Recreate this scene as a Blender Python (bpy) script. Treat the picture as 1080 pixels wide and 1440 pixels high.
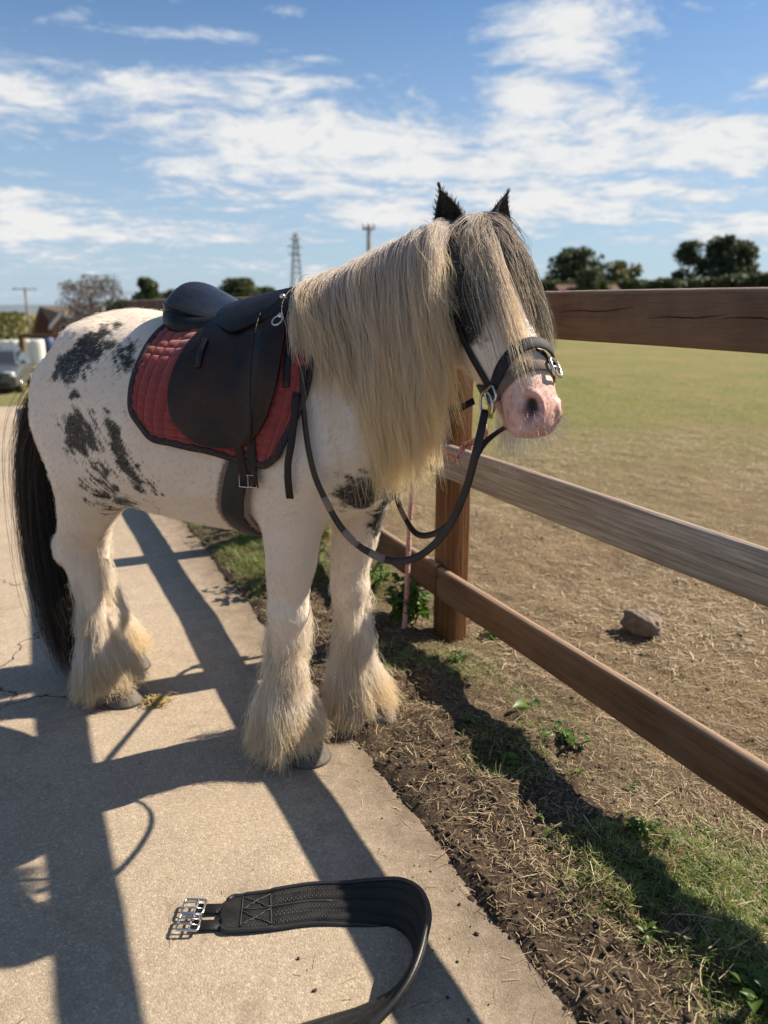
import bpy, bmesh, math, random
import numpy as np
from mathutils import Vector, Matrix
from mathutils.bvhtree import BVHTree
rnd = random.Random(7); rng = np.random.default_rng(7)
scene = bpy.context.scene
for o in list(bpy.data.objects): bpy.data.objects.remove(o)
COL = scene.collection
R = math.radians

# ---------------------------------------------------------------- camera, sky, sun, exposure
cam_d = bpy.data.cameras.new('camera'); cam = bpy.data.objects.new('camera', cam_d); COL.objects.link(cam)
cam_d.sensor_fit = 'VERTICAL'; cam_d.sensor_height = 34.6; cam_d.sensor_width = 25.95; cam_d.lens = 26.0
cam_d.clip_start = 0.05; cam_d.clip_end = 20000
cam.location = (0, 0, 1.35); cam.rotation_euler = (R(90-15.2), 0, 0)
cam_d.dof.use_dof = True; cam_d.dof.focus_distance = 1.95; cam_d.dof.aperture_fstop = 2.4
scene.camera = cam

SUN = Vector((.935*math.cos(R(42.4)), .355*math.cos(R(42.4)), math.sin(R(42.4)))).normalized()
sun_d = bpy.data.lights.new('sun', 'SUN'); sun = bpy.data.objects.new('sun', sun_d); COL.objects.link(sun)
sun_d.energy = 5.0; sun_d.angle = R(.5); sun_d.color = (1, .87, .70)
sun.rotation_euler = (-SUN).to_track_quat('-Z', 'Y').to_euler(); sun.location = (6, 3, 8)

world = bpy.data.worlds.new('World'); scene.world = world; world.use_nodes = True
scene.view_settings.view_transform = 'Standard'; scene.view_settings.look = 'None'
scene.view_settings.gamma = 1; scene.view_settings.use_curve_mapping = False; scene.view_settings.exposure = 0.96
scene.render.engine = 'CYCLES'
scene.cycles.use_denoising = True
scene.cycles.max_bounces = 8; scene.cycles.transparent_max_bounces = 8

class NT:
    """small node-tree writer"""
    def __init__(s, tree): s.t = tree; s.t.nodes.clear()
    def n(s, typ, ins=None, **kw):
        nd = s.t.nodes.new(typ)
        for k, v in kw.items(): setattr(nd, k, v)
        for k, v in (ins or {}).items(): s.set(nd, k, v)
        return nd
    def set(s, nd, k, v):
        sock = nd.inputs[k]
        if hasattr(v, 'bl_idname') and hasattr(v, 'outputs'): v = v.outputs[0]
        if isinstance(v, bpy.types.NodeSocket): s.t.links.new(v, sock)
        else: sock.default_value = v
    def math(s, op, a, b=0.0, c=0.0, clamp=False):
        nd = s.n('ShaderNodeMath', operation=op, use_clamp=clamp)
        s.set(nd, 0, a); s.set(nd, 1, b); s.set(nd, 2, c); return nd.outputs[0]
    def vmath(s, op, a, b=(0, 0, 0)):
        nd = s.n('ShaderNodeVectorMath', operation=op); s.set(nd, 0, a)
        if op == 'SCALE': s.set(nd, 'Scale', b)
        else: s.set(nd, 1, b)
        return nd.outputs['Value'] if op in ('LENGTH', 'DOT_PRODUCT', 'DISTANCE') else nd.outputs[0]
    def mix(s, f, a, b, blend='MIX'):
        nd = s.n('ShaderNodeMix', data_type='RGBA', blend_type=blend)
        s.set(nd, 0, f); s.set(nd, 6, a if not isinstance(a, tuple) or len(a) == 4 else a+(1,))
        s.set(nd, 7, b if not isinstance(b, tuple) or len(b) == 4 else b+(1,)); return nd.outputs[2]
    def ramp(s, f, stops, interp='LINEAR'):
        nd = s.n('ShaderNodeValToRGB'); cr = nd.color_ramp; cr.interpolation = interp
        while len(cr.elements) > 1: cr.elements.remove(cr.elements[0])
        for i, (p, c) in enumerate(stops):
            e = cr.elements[0] if i == 0 else cr.elements.new(p)
            e.position = p
            e.color = (c, c, c, 1) if isinstance(c, (int, float)) else (tuple(c)+(1,))[:4]
        s.set(nd, 0, f); return nd.outputs[0]
    def noise(s, vec, scale, detail=4, rough=.55, dist=0.0, dim='3D'):
        nd = s.n('ShaderNodeTexNoise', noise_dimensions=dim)
        if vec is not None: s.set(nd, 'Vector', vec)
        s.set(nd, 'Scale', scale); s.set(nd, 'Detail', detail); s.set(nd, 'Roughness', rough); s.set(nd, 'Distortion', dist)
        return nd.outputs[0]
    def voro(s, vec, scale, feature='F1', out=0, rand=1.0):
        nd = s.n('ShaderNodeTexVoronoi', feature=feature)
        s.set(nd, 'Vector', vec); s.set(nd, 'Scale', scale); s.set(nd, 'Randomness', rand); return nd.outputs[out]
    def mapr(s, v, a, b, c=0.0, d=1.0):
        nd = s.n('ShaderNodeMapRange', clamp=True); s.set(nd, 0, v)
        for i, x in enumerate((a, b, c, d)): s.set(nd, i+1, x)
        return nd.outputs[0]
    def bump(s, h, strength=.4, dist=.01, normal=None):
        nd = s.n('ShaderNodeBump'); s.set(nd, 'Height', h); s.set(nd, 'Strength', strength); s.set(nd, 'Distance', dist)
        if normal is not None: s.set(nd, 'Normal', normal)
        return nd.outputs[0]

def mat(name):
    m = bpy.data.materials.new(name); m.use_nodes = True
    nt = NT(m.node_tree)
    out = nt.n('ShaderNodeOutputMaterial'); b = nt.n('ShaderNodeBsdfPrincipled')
    m.node_tree.links.new(b.outputs[0], out.inputs[0])
    nt.out = out
    return m, nt, b
def obc(nt): return nt.n('ShaderNodeTexCoord').outputs['Object']
def simple(name, col, rough=.6, metal=0.0, var=.15, scale=30, bump=.2, bdist=.002):
    m, nt, b = mat(name); v = obc(nt)
    no = nt.noise(v, scale, 5, .6)
    lo = tuple(c*(1-var) for c in col); hi = tuple(min(1, c*(1+var)) for c in col)
    nt.set(b, 'Base Color', nt.ramp(no, [(.3, lo), (.7, hi)])); nt.set(b, 'Roughness', rough); nt.set(b, 'Metallic', metal)
    if bump: nt.set(b, 'Normal', nt.bump(nt.noise(v, scale*4, 3), bump, bdist))
    return m

# sky: Nishita daylight with drawn-out clouds by direction
def az_el(px, py):
    u, v = (px-540)/1082, (py-720)/1082; t = R(15.2)
    x, y, z = u, math.cos(t)-v*math.sin(t), -math.sin(t)-v*math.cos(t)
    return math.atan2(x, y), math.asin(z/math.sqrt(x*x+y*y+z*z))
# ---------------------------------------------------------------- scene helpers
def tag(o, label=None, cat=None, group=None, kind=None):
    if label: o['label'] = label
    if cat: o['category'] = cat
    if group: o['group'] = group
    if kind: o['kind'] = kind
    return o
def empty(name, label, cat, loc=(0, 0, 0), rz=0.0, group=None):
    o = bpy.data.objects.new(name, None); COL.objects.link(o); o.location = loc; o.rotation_euler = (0, 0, rz)
    o.empty_display_size = .1
    return tag(o, label, cat, group)
def link(name, me, m=None, parent=None, smooth=True):
    o = bpy.data.objects.new(name, me); COL.objects.link(o)
    if m is not None: me.materials.clear(); me.materials.append(m)
    if smooth and len(me.polygons): me.polygons.foreach_set('use_smooth', np.ones(len(me.polygons), dtype=bool))
    if parent is not None: o.parent = parent
    return o
def mesh(name, verts, faces):
    me = bpy.data.meshes.new(name); me.from_pydata([tuple(v) for v in verts], [], [tuple(f) for f in faces]); me.update(); return me
class MB:
    """collects shapes for one mesh"""
    def __init__(s): s.v = []; s.f = []
    def add(s, v, f):
        k = len(s.v); s.v += [tuple(p) for p in v]; s.f += [tuple(i+k for i in q) for q in f]; return s
    def box(s, c, d, rot=None, bev=0.0):
        bm = bmesh.new(); bmesh.ops.create_cube(bm, size=1)
        bmesh.ops.scale(bm, vec=d, verts=bm.verts)
        if bev: bmesh.ops.bevel(bm, geom=bm.edges[:], offset=bev, segments=2, affect='EDGES', profile=.6)
        M = Matrix.Translation(c) @ (rot.to_4x4() if rot is not None else Matrix.Identity(4))
        bm.verts.index_update(); v = [M @ p.co for p in bm.verts]; f = [[q.index for q in p.verts] for p in bm.faces]; bm.free()
        return s.add(v, f)
    def ball(s, c, r, seg=16, rings=10, rot=None):
        r = (r, r, r) if isinstance(r, (int, float)) else r
        bm = bmesh.new(); bmesh.ops.create_uvsphere(bm, u_segments=seg, v_segments=rings, radius=1)
        M = Matrix.Translation(c) @ (rot.to_4x4() if rot is not None else Matrix.Identity(4)) @ Matrix.Diagonal((*r, 1))
        bm.verts.index_update(); v = [M @ p.co for p in bm.verts]; f = [[q.index for q in p.verts] for p in bm.faces]; bm.free()
        return s.add(v, f)
    def tube(s, pts, rad, seg=10, closed=False):
        pts = [Vector(p) for p in pts]; n = len(pts); rad = [rad]*n if isinstance(rad, (int, float)) else rad
        v = []; f = []; ref = None
        for i, p in enumerate(pts):
            a = pts[(i+1) % n] if (closed or i < n-1) else p
            b = pts[(i-1) % n] if (closed or i > 0) else p
            d = (a-b).normalized()
            if ref is None: ref = d.orthogonal()
            ref = (ref-d*ref.dot(d)).normalized(); w = d.cross(ref)
            for k in range(seg):
                t = 2*math.pi*k/seg; v.append(p+(ref*math.cos(t)+w*math.sin(t))*rad[i])
        m = n if closed else n-1
        for i in range(m):
            for k in range(seg):
                j = (i+1) % n
                f.append((i*seg+k, i*seg+(k+1) % seg, j*seg+(k+1) % seg, j*seg+k))
        if not closed: f.append(tuple(range(seg))[::-1]); f.append(tuple((n-1)*seg+k for k in range(seg)))
        return s.add(v, f)
    def strap(s, pts, nrm, width, thick, round_ends=False):
        """flat strap along pts; nrm = face normal (one, or one per point)"""
        pts = [Vector(p) for p in pts]; n = len(pts); v = []; f = []
        for i, p in enumerate(pts):
            d = (pts[min(i+1, n-1)]-pts[max(i-1, 0)]).normalized()
            nn = Vector(nrm[i] if isinstance(nrm, list) else nrm); nn = (nn-d*nn.dot(d)).normalized(); w = d.cross(nn)
            hw = (width[i] if isinstance(width, list) else width)/2; ht = thick/2
            b = min(ht*.8, hw*.3)
            for (a, c) in ((hw-b, ht), (hw, ht-b), (hw, -ht+b), (hw-b, -ht), (-hw+b, -ht), (-hw, -ht+b), (-hw, ht-b), (-hw+b, ht)):
                v.append(p+w*a+nn*c)
        for i in range(n-1):
            for k in range(8): f.append((i*8+k, i*8+(k+1) % 8, i*8+8+(k+1) % 8, i*8+8+k))
        f.append(tuple(range(8))[::-1]); f.append(tuple((n-1)*8+k for k in range(8)))
        return s.add(v, f)
    def build(s, name, m=None, parent=None, smooth=True, off=None):
        v = s.v if off is None else [Vector(p)-Vector(off) for p in s.v]
        me = mesh(name, v, s.f)
        bm = bmesh.new(); bm.from_mesh(me); bmesh.ops.recalc_face_normals(bm, faces=bm.faces); bm.to_mesh(me); bm.free()
        return link(name, me, m, parent, smooth)
def autosmooth(o, ang=35):
    me = o.data; me.polygons.foreach_set('use_smooth', np.ones(len(me.polygons), dtype=bool))
    try: me.set_sharp_from_angle(angle=R(ang))
    except Exception: pass
    return o
def catmull(P, n):
    """resample rows of P smoothly to n samples (uniform in index)"""
    P = np.asarray(P, float); k = len(P); t = np.linspace(0, k-1, n); i = np.minimum(t.astype(int), k-2); u = (t-i)[:, None]
    E = np.vstack([2*P[0]-P[1], P, 2*P[-1]-P[-2]])
    a, b, c, d = E[i], E[i+1], E[i+2], E[i+3]
    return .5*((2*b)+(c-a)*u+(2*a-5*b+4*c-d)*u**2+(3*b-a-3*c+d)*u**3)
def vnoise(p, seed=0):
    """value noise on an array of points, range -1..1"""
    p = np.asarray(p, float); i = np.floor(p).astype(np.int64); f = p-i; f = f*f*(3-2*f); out = 0
    for dx in (0, 1):
        for dy in (0, 1):
            for dz in (0, 1):
                h = (i[:, 0]+dx)*374761393+(i[:, 1]+dy)*668265263+(i[:, 2]+dz)*2147483647+seed*1274126177
                h = (h ^ (h >> 13))*1274126177; h = (h ^ (h >> 16)) & 0xFFFFFF
                w = (f[:, 0] if dx else 1-f[:, 0])*(f[:, 1] if dy else 1-f[:, 1])*(f[:, 2] if dz else 1-f[:, 2])
                out = out+w*(h/0x7FFFFF-1)
    return out
def fbm(p, oct=4, seed=0):
    p = np.asarray(p, float); s = 0; a = 1; t = 0
    for k in range(oct): s = s+a*vnoise(p*2**k+k*17.3, seed+k); t += a; a *= .5
    return s/t
def loft(mb, sec, n=40, seg=28, e=.9):
    """sec rows: centre xyz, A xyz (half width), up xyz, down length factor"""
    S = catmull(sec, n); v = []; f = []
    for r in S:
        c, A, B, dn = r[0:3], r[3:6], r[6:9], r[9]
        for k in range(seg):
            t = 2*math.pi*k/seg; cc, ss = math.cos(t), math.sin(t)
            cc = math.copysign(abs(cc)**e, cc); ss = math.copysign(abs(ss)**e, ss)
            v.append(c+A*cc+B*ss*(1 if ss > 0 else dn))
    for i in range(n-1):
        for k in range(seg): f.append((i*seg+k, i*seg+(k+1) % seg, (i+1)*seg+(k+1) % seg, (i+1)*seg+k))
    f.append(tuple(range(seg))[::-1]); f.append(tuple((n-1)*seg+k for k in range(seg)))
    mb.add(v, f)

# ---------------------------------------------------------------- the horse
HO = Vector((-.556, 2.36, 0)); HRZ = math.atan2(-.447, .894)
HM = Matrix.Translation(HO) @ Matrix.Rotation(HRZ, 4, 'Z')
horse = empty('horse', 'white cob horse with black patches and long pale mane, standing saddled on the concrete path', 'horse', HO, HRZ)
def union(parts, voxel, smooth=6, factor=.5):
    """separately grown volumes fused into one continuous skin"""
    mb = MB()
    for p in parts: mb.add(p.v, p.f)
    me = mesh('union', mb.v, mb.f)
    bm = bmesh.new(); bm.from_mesh(me); bmesh.ops.recalc_face_normals(bm, faces=bm.faces); bm.to_mesh(me); bm.free()
    o = bpy.data.objects.new('union', me); COL.objects.link(o)
    md = o.modifiers.new('r', 'REMESH'); md.mode = 'VOXEL'; md.voxel_size = voxel
    if smooth:
        sm = o.modifiers.new('s', 'SMOOTH'); sm.iterations = smooth; sm.factor = factor
    dg = bpy.context.evaluated_depsgraph_get(); dg.update()
    r = bpy.data.meshes.new_from_object(o.evaluated_get(dg)); bpy.data.objects.remove(o); bpy.data.meshes.remove(me)
    return r
parts = []
def part(): m = MB(); parts.append(m); return m
# trunk: x, top, bottom, half width
tr = [(-.705, 1.09, .98, .07), (-.675, 1.165, .86, .17), (-.60, 1.235, .74, .235), (-.47, 1.30, .69, .275), (-.27, 1.335, .715, .295), (-.07, 1.315, .70, .31),
      (.14, 1.305, .688, .305), (.28, 1.33, .70, .275), (.40, 1.355, .725, .245), (.52, 1.34, .755, .225), (.62, 1.26, .80, .20), (.68, 1.15, .87, .15), (.705, 1.07, .95, .07)]
tr = [(x if x > -.3 else -.3+(x+.3)*.54, a, b, w) for x, a, b, w in tr]
loft(part(), [(x, 0, zb+(zt-zb)*.47, 0, w, 0, 0, 0, (zt-zb)*.53, .47/.53) for x, zt, zb, w in tr], 60, 36, .88)
# neck: crest xyz, throat xyz, half width
nk = [((.30, 0, 1.33), (.60, 0, .92), .20), ((.44, 0, 1.385), (.65, 0, 1.03), .155), ((.57, 0, 1.435), (.70, 0, 1.12), .118), ((.69, .004, 1.485), (.765, 0, 1.20), .095), ((.79, .014, 1.512), (.845, .0, 1.25), .085), ((.872, .028, 1.515), (.912, .008, 1.30), .076)]
rows = []
for c, t, w in nk:
    c = Vector(c); t = Vector(t); m = (c+t)/2; b = (c-t)/2
    rows.append((*m, 0, w, 0, *b, 1))
loft(part(), rows, 40, 30, .95)
# head frame: q along the face line, s to the horse's right, d back from the face line
HP0 = Vector((.885, .036, 1.520)); HP1 = Vector((1.082, -.118, 1.156)); HA = (HP1-HP0).normalized()
HS = HA.cross(Vector((0, 0, 1))).normalized(); HN = HS.cross(HA).normalized()
if HN.z < 0: HN = -HN
def hp(q, s=0, d=0): return HP0+HA*q+HS*s-HN*d
hs = [(-.035, .03, .10, .045), (0, .006, .155, .072), (.06, 0, .20, .09), (.13, -.006, .23, .099), (.19, -.010, .245, .098), (.26, -.015, .232, .088), (.32, -.017, .20, .079), (.38, -.015, .174, .069), (.43, -.012, .152, .064), (.47, -.004, .137, .061), (.50, .008, .112, .053), (.525, .028, .075, .038)]
rows = []
for q, off, D, W in hs:
    c = hp(q, 0, off+D*.45); rows.append((*c, *(HS*W), *(HN*D*.45), .55/.45))
loft(part(), rows, 44, 28, .86)
HROT = Matrix((HA, HS, HN)).transposed()
hd = part()
for sd in (-1, 1):
    hd.ball(hp(.165, sd*.074, .055), (.05, .026, .036), rot=HROT)         # brow
    hd.ball(hp(.195, sd*.058, .155), (.085, .042, .08), rot=HROT)         # cheek
    hd.ball(hp(.472, sd*.036, .040), (.038, .027, .038), rot=HROT)        # nostril wing
    hd.ball(hp(.02, sd*.045, .04), (.04, .03, .035), rot=HROT)            # ear root
hd.ball(hp(.50, 0, .062), (.030, .040, .038), rot=HROT)                   # upper lip
hd.ball(hp(.464, 0, .130), (.042, .036, .025), rot=HROT)                  # lower lip
hd.ball(hp(.43, 0, .135), (.03, .03, .024), rot=HROT)                     # chin
# legs: x, y, z, rx, ry
def lean(z): return max(0, min(1, (.72-z)/.6))
def leg(rows, seg=22):
    rows = [(x-.024*lean(z), y+.050*lean(z) if (x > 0 or y < 0) else y, z, a, b) for x, y, z, a, b in rows]
    loft(part(), [(x, y, z, 0, ry, 0, rx, 0, 0, 1) for x, y, z, rx, ry in rows], 46, seg, 1.0)
leg([(.50, -.13, 1.10, .15, .10), (.47, -.16, .96, .15, .105), (.42, -.155, .84, .118, .098), (.412, -.148, .74, .088, .082), (.398, -.145, .62, .070, .068), (.385, -.14, .54, .060, .058), (.382, -.14, .475, .063, .060), (.372, -.14, .41, .049, .048), (.358, -.14, .30, .044, .040), (.345, -.14, .19, .052, .048), (.352, -.14, .13, .048, .047), (.375, -.14, .075, .058, .058)])
leg([(.50, .13, 1.10, .15, .10), (.50, .16, .96, .15, .105), (.475, .15, .84, .118, .098), (.468, .14, .74, .090, .082), (.448, .135, .62, .072, .068), (.435, .13, .54, .062, .058), (.436, .13, .475, .063, .060), (.432, .13, .41, .050, .048), (.44, .13, .30, .044, .040), (.445, .13, .19, .052, .048), (.462, .13, .13, .048, .047), (.485, .13, .075, .058, .058)])
SH = .025
leg([(x+SH+max(0, min(1, (z-.6)/.25))*.09, y, z, a, b) for x, y, z, a, b in [(-.45, -.13, 1.16, .19, .12), (-.44, -.165, 1.0, .20, .13), (-.40, -.175, .87, .18, .115), (-.41, -.165, .755, .135, .09), (-.44, -.15, .66, .095, .070), (-.478, -.14, .585, .078, .057), (-.492, -.135, .535, .075, .054), (-.478, -.13, .47, .060, .050), (-.468, -.13, .40, .052, .045), (-.458, -.13, .30, .046, .040), (-.452, -.13, .19, .054, .050), (-.44, -.13, .13, .050, .048), (-.415, -.13, .075, .06, .058)]])
leg([(-.37, .13, 1.16, .15, .12), (-.38, .165, 1.0, .16, .13), (-.42, .17, .87, .155, .115), (-.51, .155, .755, .125, .09), (-.57, .14, .66, .092, .070), (-.625, .13, .585, .077, .057), (-.645, .125, .535, .075, .054), (-.645, .12, .47, .06, .050), (-.645, .12, .40, .052, .045), (-.635, .12, .30, .046, .040), (-.605, .12, .19, .054, .050), (-.58, .12, .13, .050, .048), (-.555, .12, .075, .06, .058)])
mu = part()
for sd in (-1, 1):
    mu.ball((-.36, sd*.135, 1.05), (.15, .138, .20))                        # haunch
    mu.ball((-.33, sd*.20, .86), (.10, .085, .13))                         # stifle
    mu.ball((.46, sd*.14, 1.05), (.16, .105, .22))                         # shoulder
    mu.ball((.59, sd*.085, .93), (.105, .10, .13))                         # breast
    mu.ball((-.27, sd*.12, 1.22), (.15, .13, .09))                         # croup
mu.ball((-.53, -.135, .55), (.030, .03, .06)); mu.ball((-.71, .125, .55), (.030, .03, .06))  # points of hock
body_me = union(parts, .0065, 7)
body_me.name = 'body'

def verts_of(me):
    a = np.empty(len(me.vertices)*3); me.vertices.foreach_get('co', a); return a.reshape(-1, 3)
def relax(me, mask, it, f=.5):
    """extra smoothing of the skin where mask > 0"""
    co = verts_of(me); e = np.empty(len(me.edges)*2, dtype=np.int64); me.edges.foreach_get('vertices', e); e = e.reshape(-1, 2)
    n = len(co); i = np.r_[e[:, 0], e[:, 1]]; j = np.r_[e[:, 1], e[:, 0]]; dg = np.maximum(np.bincount(i, minlength=n), 1)
    m = (mask*f)[:, None]
    for _ in range(it):
        av = np.stack([np.bincount(i, weights=co[j, k], minlength=n)/dg for k in range(3)], 1)
        co = co+(av-co)*m
    me.vertices.foreach_set('co', co.ravel()); me.update()
_c = verts_of(body_me)
_head = np.clip(((_c-np.array(HP0))@np.array(HA)+.03)/.05, 0, 1)*(_c[:, 0] > .7)*(_c[:, 2] > 1.05)
_m = np.clip((_c[:, 2]-.60)/.15, 0, 1)*(1-_head)
relax(body_me, _m, 90)
# ---------------------------------------------------------------- coat, hair
def sstep(x, a, b):
    t = np.clip((x-a)/(b-a), 0, 1); return t*t*(3-2*t)
RSPOTS = [  # x, z, rx, rz, tilt, strength : black patches of the right side
    (-.235, 1.205, .075, .040, .55, 1.0), (-.20, 1.255, .05, .025, .6, .9), (-.29, 1.165, .03, .02, .5, .8), (-.311, 1.152, .016, .018, 0, .95), (-.216, 1.099, .019, .011, 0, 1.0), (-.18, 1.175, .016, .009, 0, .8),
    (-.14, 1.235, .07, .016, -.35, .62), (-.05, 1.225, .06, .018, -.5, .62), (-.03, 1.185, .022, .02, .6, .7), (-.11, 1.11, .02, .012, 0, .55),
    (-.215, .985, .050, .048, .2, 1.05), (-.20, 1.03, .02, .032, 0, .95), (-.165, .965, .045, .026, -.5, .85), (-.15, .91, .03, .02, .4, .75), (-.12, .885, .04, .022, .7, .78), (-.17, .85, .035, .018, .6, .7), (-.11, .83, .05, .03, .5, .66), (-.20, .79, .035, .02, .3, .8), (-.13, .775, .06, .035, .9, .62), (-.06, .83, .03, .03, .5, .7),
    (-.075, 1.03, .030, .045, .3, .82), (-.055, .975, .024, .05, .15, .95), (-.04, .92, .022, .045, .3, 1.0), (-.018, .88, .028, .03, .5, .9), (.02, .868, .05, .014, -.2, .68), (-.10, .80, .09, .06, .7, .60), (-.22, .75, .05, .05, .3, .62), (-.02, .845, .06, .03, .2, .7), (-.07, 1.21, .09, .035, -.4, .60), (-.16, 1.215, .06, .04, .3, .66), (-.13, 1.04, .012, .05, .5, .5)]
ROAN = [(-.19, 1.215, .10, .065, .62), (-.07, 1.21, .10, .05, .52), (-.03, 1.17, .05, .04, .45), (-.20, .985, .085, .075, .62), (-.10, .97, .10, .10, .50), (-.15, .87, .09, .08, .62), (-.14, .79, .11, .07, .72), (-.19, .74, .07, .06, .62), (-.03, .88, .06, .07, .62), (.02, .86, .07, .03, .5), (-.05, 1.0, .05, .08, .58)]
CHEST = [(.66, -.06, .90, .075), (.67, .05, .93, .085), (.62, -.14, .86, .06), (.63, .0, .82, .06), (.54, .135, .73, .055), (.60, .14, .80, .05), (.68, 0, .98, .06)]
def coat_fields(co):
    """patch (black), pink (bare skin), blue-grey skin round the eyes for points of the skin"""
    x, y, z = co[:, 0], co[:, 1], co[:, 2]
    wig = fbm(co*np.array([22, 22, 22]), 3, 5)
    streak = fbm(np.stack([(x*.8-z*.5)*26, y*30, (z*.8+x*.5)*95], 1), 3, 9)
    F = np.full(len(co), -1.0)
    for cx, cz, rx, rz, a, s in RSPOTS:
        ca, sa = math.cos(a), math.sin(a); dx, dz = x-cx, z-cz
        u, v = dx*ca+dz*sa, -dx*sa+dz*ca
        F = np.maximum(F, np.where(y < .02, s-np.sqrt((u/rx)**2+(v/rz)**2)*.62-(.16 if s < .75 else 0), -1))
    for cx, cy, cz, r in CHEST:
        F = np.maximum(F, .9-np.linalg.norm((co-np.array([cx, cy, cz]))/np.array([r, r, r]), axis=1)*.6)
    for cx, cz, rx, rz in ((-.25, 1.2, .12, .08), (-.2, .95, .1, .12), (.2, 1.1, .12, .12)):       # the far side, out of the photo
        F = np.maximum(F, np.where(y > .1, .9-np.hypot((x-cx)/rx, (z-cz)/rz)*.6, -1))
    patch = sstep(F+wig*.34+streak*.62, .16, .46)
    fl_x = x*.82+z*.57; fl_z = -x*.57+z*.82                                   # hair runs down and back
    st2 = fbm(np.stack([fl_x*120, y*40, fl_z*22], 1), 4, 19); RO = np.zeros(len(co))
    for cx, cz, rx, rz, a in ROAN: RO = np.maximum(RO, a*np.exp(-((x-cx)/rx)**2-((z-cz)/rz)**2)*(y < .02))
    patch = np.maximum(patch, sstep(st2*1.35+wig*.5+RO*1.25-.62, 0, .30)*np.where(RO > .1, 1, 0))
    h = co-np.array(HP0); q = h@np.array(HA); s = h@np.array(HS); d = -(h@np.array(HN)); on = (q > -.06) & (x > .72) & (z > 1.0)
    blaze = .030+.010*np.sin(q*30)+.06*np.clip((q-.22)/.12, 0, 1)
    hf = np.minimum((np.abs(s)-blaze)*16, (.345-q-d*.6)*9); hf = np.minimum(hf, (.16-d)*9); hf = np.minimum(hf, (q+.05)*12)
    patch = np.where(on, np.maximum(patch*0, sstep(hf+wig*.35+streak*.25, .1, .5)), patch)
    pink = np.where(on, sstep(q+d*.32+wig*.02, .385, .44), 0)
    return patch, pink
co = verts_of(body_me); nv = len(co)
nor = np.empty(nv*3); body_me.vertices.foreach_get('normal', nor); nor = nor.reshape(-1, 3)
h_ = co-np.array(HP0); hq = h_@np.array(HA); hs_ = h_@np.array(HS); hdp = -(h_@np.array(HN)); onh = (hq > .30) & (co[:, 0] > .8) & (co[:, 2] > 1.0)
dark = np.zeros(nv)
# nostrils, mouth line, wrinkles pressed into the muzzle
for sd in (-1, 1):
    dist = np.sqrt(((hq-.480)/(.031 if sd > 0 else .018))**2+((np.abs(hs_)-(.035 if sd > 0 else .052))/(.023 if sd > 0 else .021))**2+((hdp-(.030 if sd > 0 else .050))/(.050 if sd > 0 else .04))**2)
    w = np.where(onh & (hs_*sd > 0), np.clip(1.25-dist, 0, 1), 0)
    co = co+(np.array(HA)*-.55+np.array(HN)*-.35-np.array(HS)*sd*.5)[None]*(sstep(w, 0, .9)*(.034 if sd > 0 else .012))[:, None]
    dark = np.maximum(dark, sstep(w, .25, .65)*(1 if sd > 0 else .6))
    rim = np.where(onh & (hs_*sd > 0), np.exp(-((dist-1.35)/.28)**2), 0)
    co = co+nor*(rim*.0035)[:, None]
ml = hdp-(.074+(hq-.40)*.24); mw = np.where(onh & (hq > .395) & (np.abs(hs_) > .0), np.exp(-(ml/.0065)**2), 0)
lowl = np.where(onh & (hq > .41), sstep(ml, 0, .012)*sstep(hq, .41, .44), 0)
co = co-nor*(mw*.013+lowl*.0045)[:, None]; dark = np.maximum(dark, mw*.85)
wr = np.sin((hq*.7+np.abs(hs_)*1.5)*330+fbm(co*40, 2, 3)*2)*np.where(onh & (hq > .475), 1, 0)*np.where(dist < 4, 1, .6)
co = co+nor*(wr*.0012)[:, None]
co = co+nor*(fbm(co*np.array([9, 9, 9]), 3, 21)*.004*(1-np.clip((hq-.3)*20, 0, 1)*onh))[:, None]
body_me.vertices.foreach_set('co', co.ravel()); body_me.update()
patch, pink = coat_fields(co)
def vattr(me, name, a):
    t = me.attributes.new(name, 'FLOAT', 'POINT'); t.data.foreach_set('value', np.ascontiguousarray(a, dtype=np.float32))
vattr(body_me, 'patch', patch); vattr(body_me, 'pink', pink); vattr(body_me, 'dark', dark)

M_coat, nt, b = mat('coat')
v = obc(nt)
at = lambda k: nt.n('ShaderNodeAttribute', attribute_name=k).outputs['Fac']
mp = nt.n('ShaderNodeMapping'); nt.set(mp, 'Vector', v); nt.set(mp, 'Scale', (60, 60, 240)); nt.set(mp, 'Rotation', (0, .5, 0))
st = nt.noise(mp, 1.0, 4, .6)
bl = nt.noise(v, 5, 4, .6)
wh = nt.mix(nt.ramp(bl, [(.35, 0.0), (.7, 1.0)]), (.76, .67, .57), (.69, .57, .45))
wh = nt.mix(nt.math('MULTIPLY', st, .35), wh, (.58, .50, .42))
cc = nt.mix(nt.math('MULTIPLY', at('patch'), nt.mapr(st, .28, .46, .72, 1.0)), wh, (.011, .0105, .011))
pk = nt.mix(nt.ramp(nt.noise(v, 40, 4, .6), [(.4, 0.0), (.65, 1.0)]), (.68, .44, .37), (.50, .24, .20))
cc = nt.mix(at('pink'), cc, pk); cc = nt.mix(at('dark'), cc, (.03, .014, .013))
nt.set(b, 'Base Color', cc); nt.set(b, 'Roughness', .55); nt.set(b, 'Sheen Weight', .25); nt.set(b, 'Sheen Roughness', .4)
nt.set(b, 'Normal', nt.bump(st, .12, .003))
body = link('body', body_me, M_coat, horse)
BV = BVHTree.FromPolygons([tuple(p) for p in co], [p.vertices[:] for p in body_me.polygons])

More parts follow.
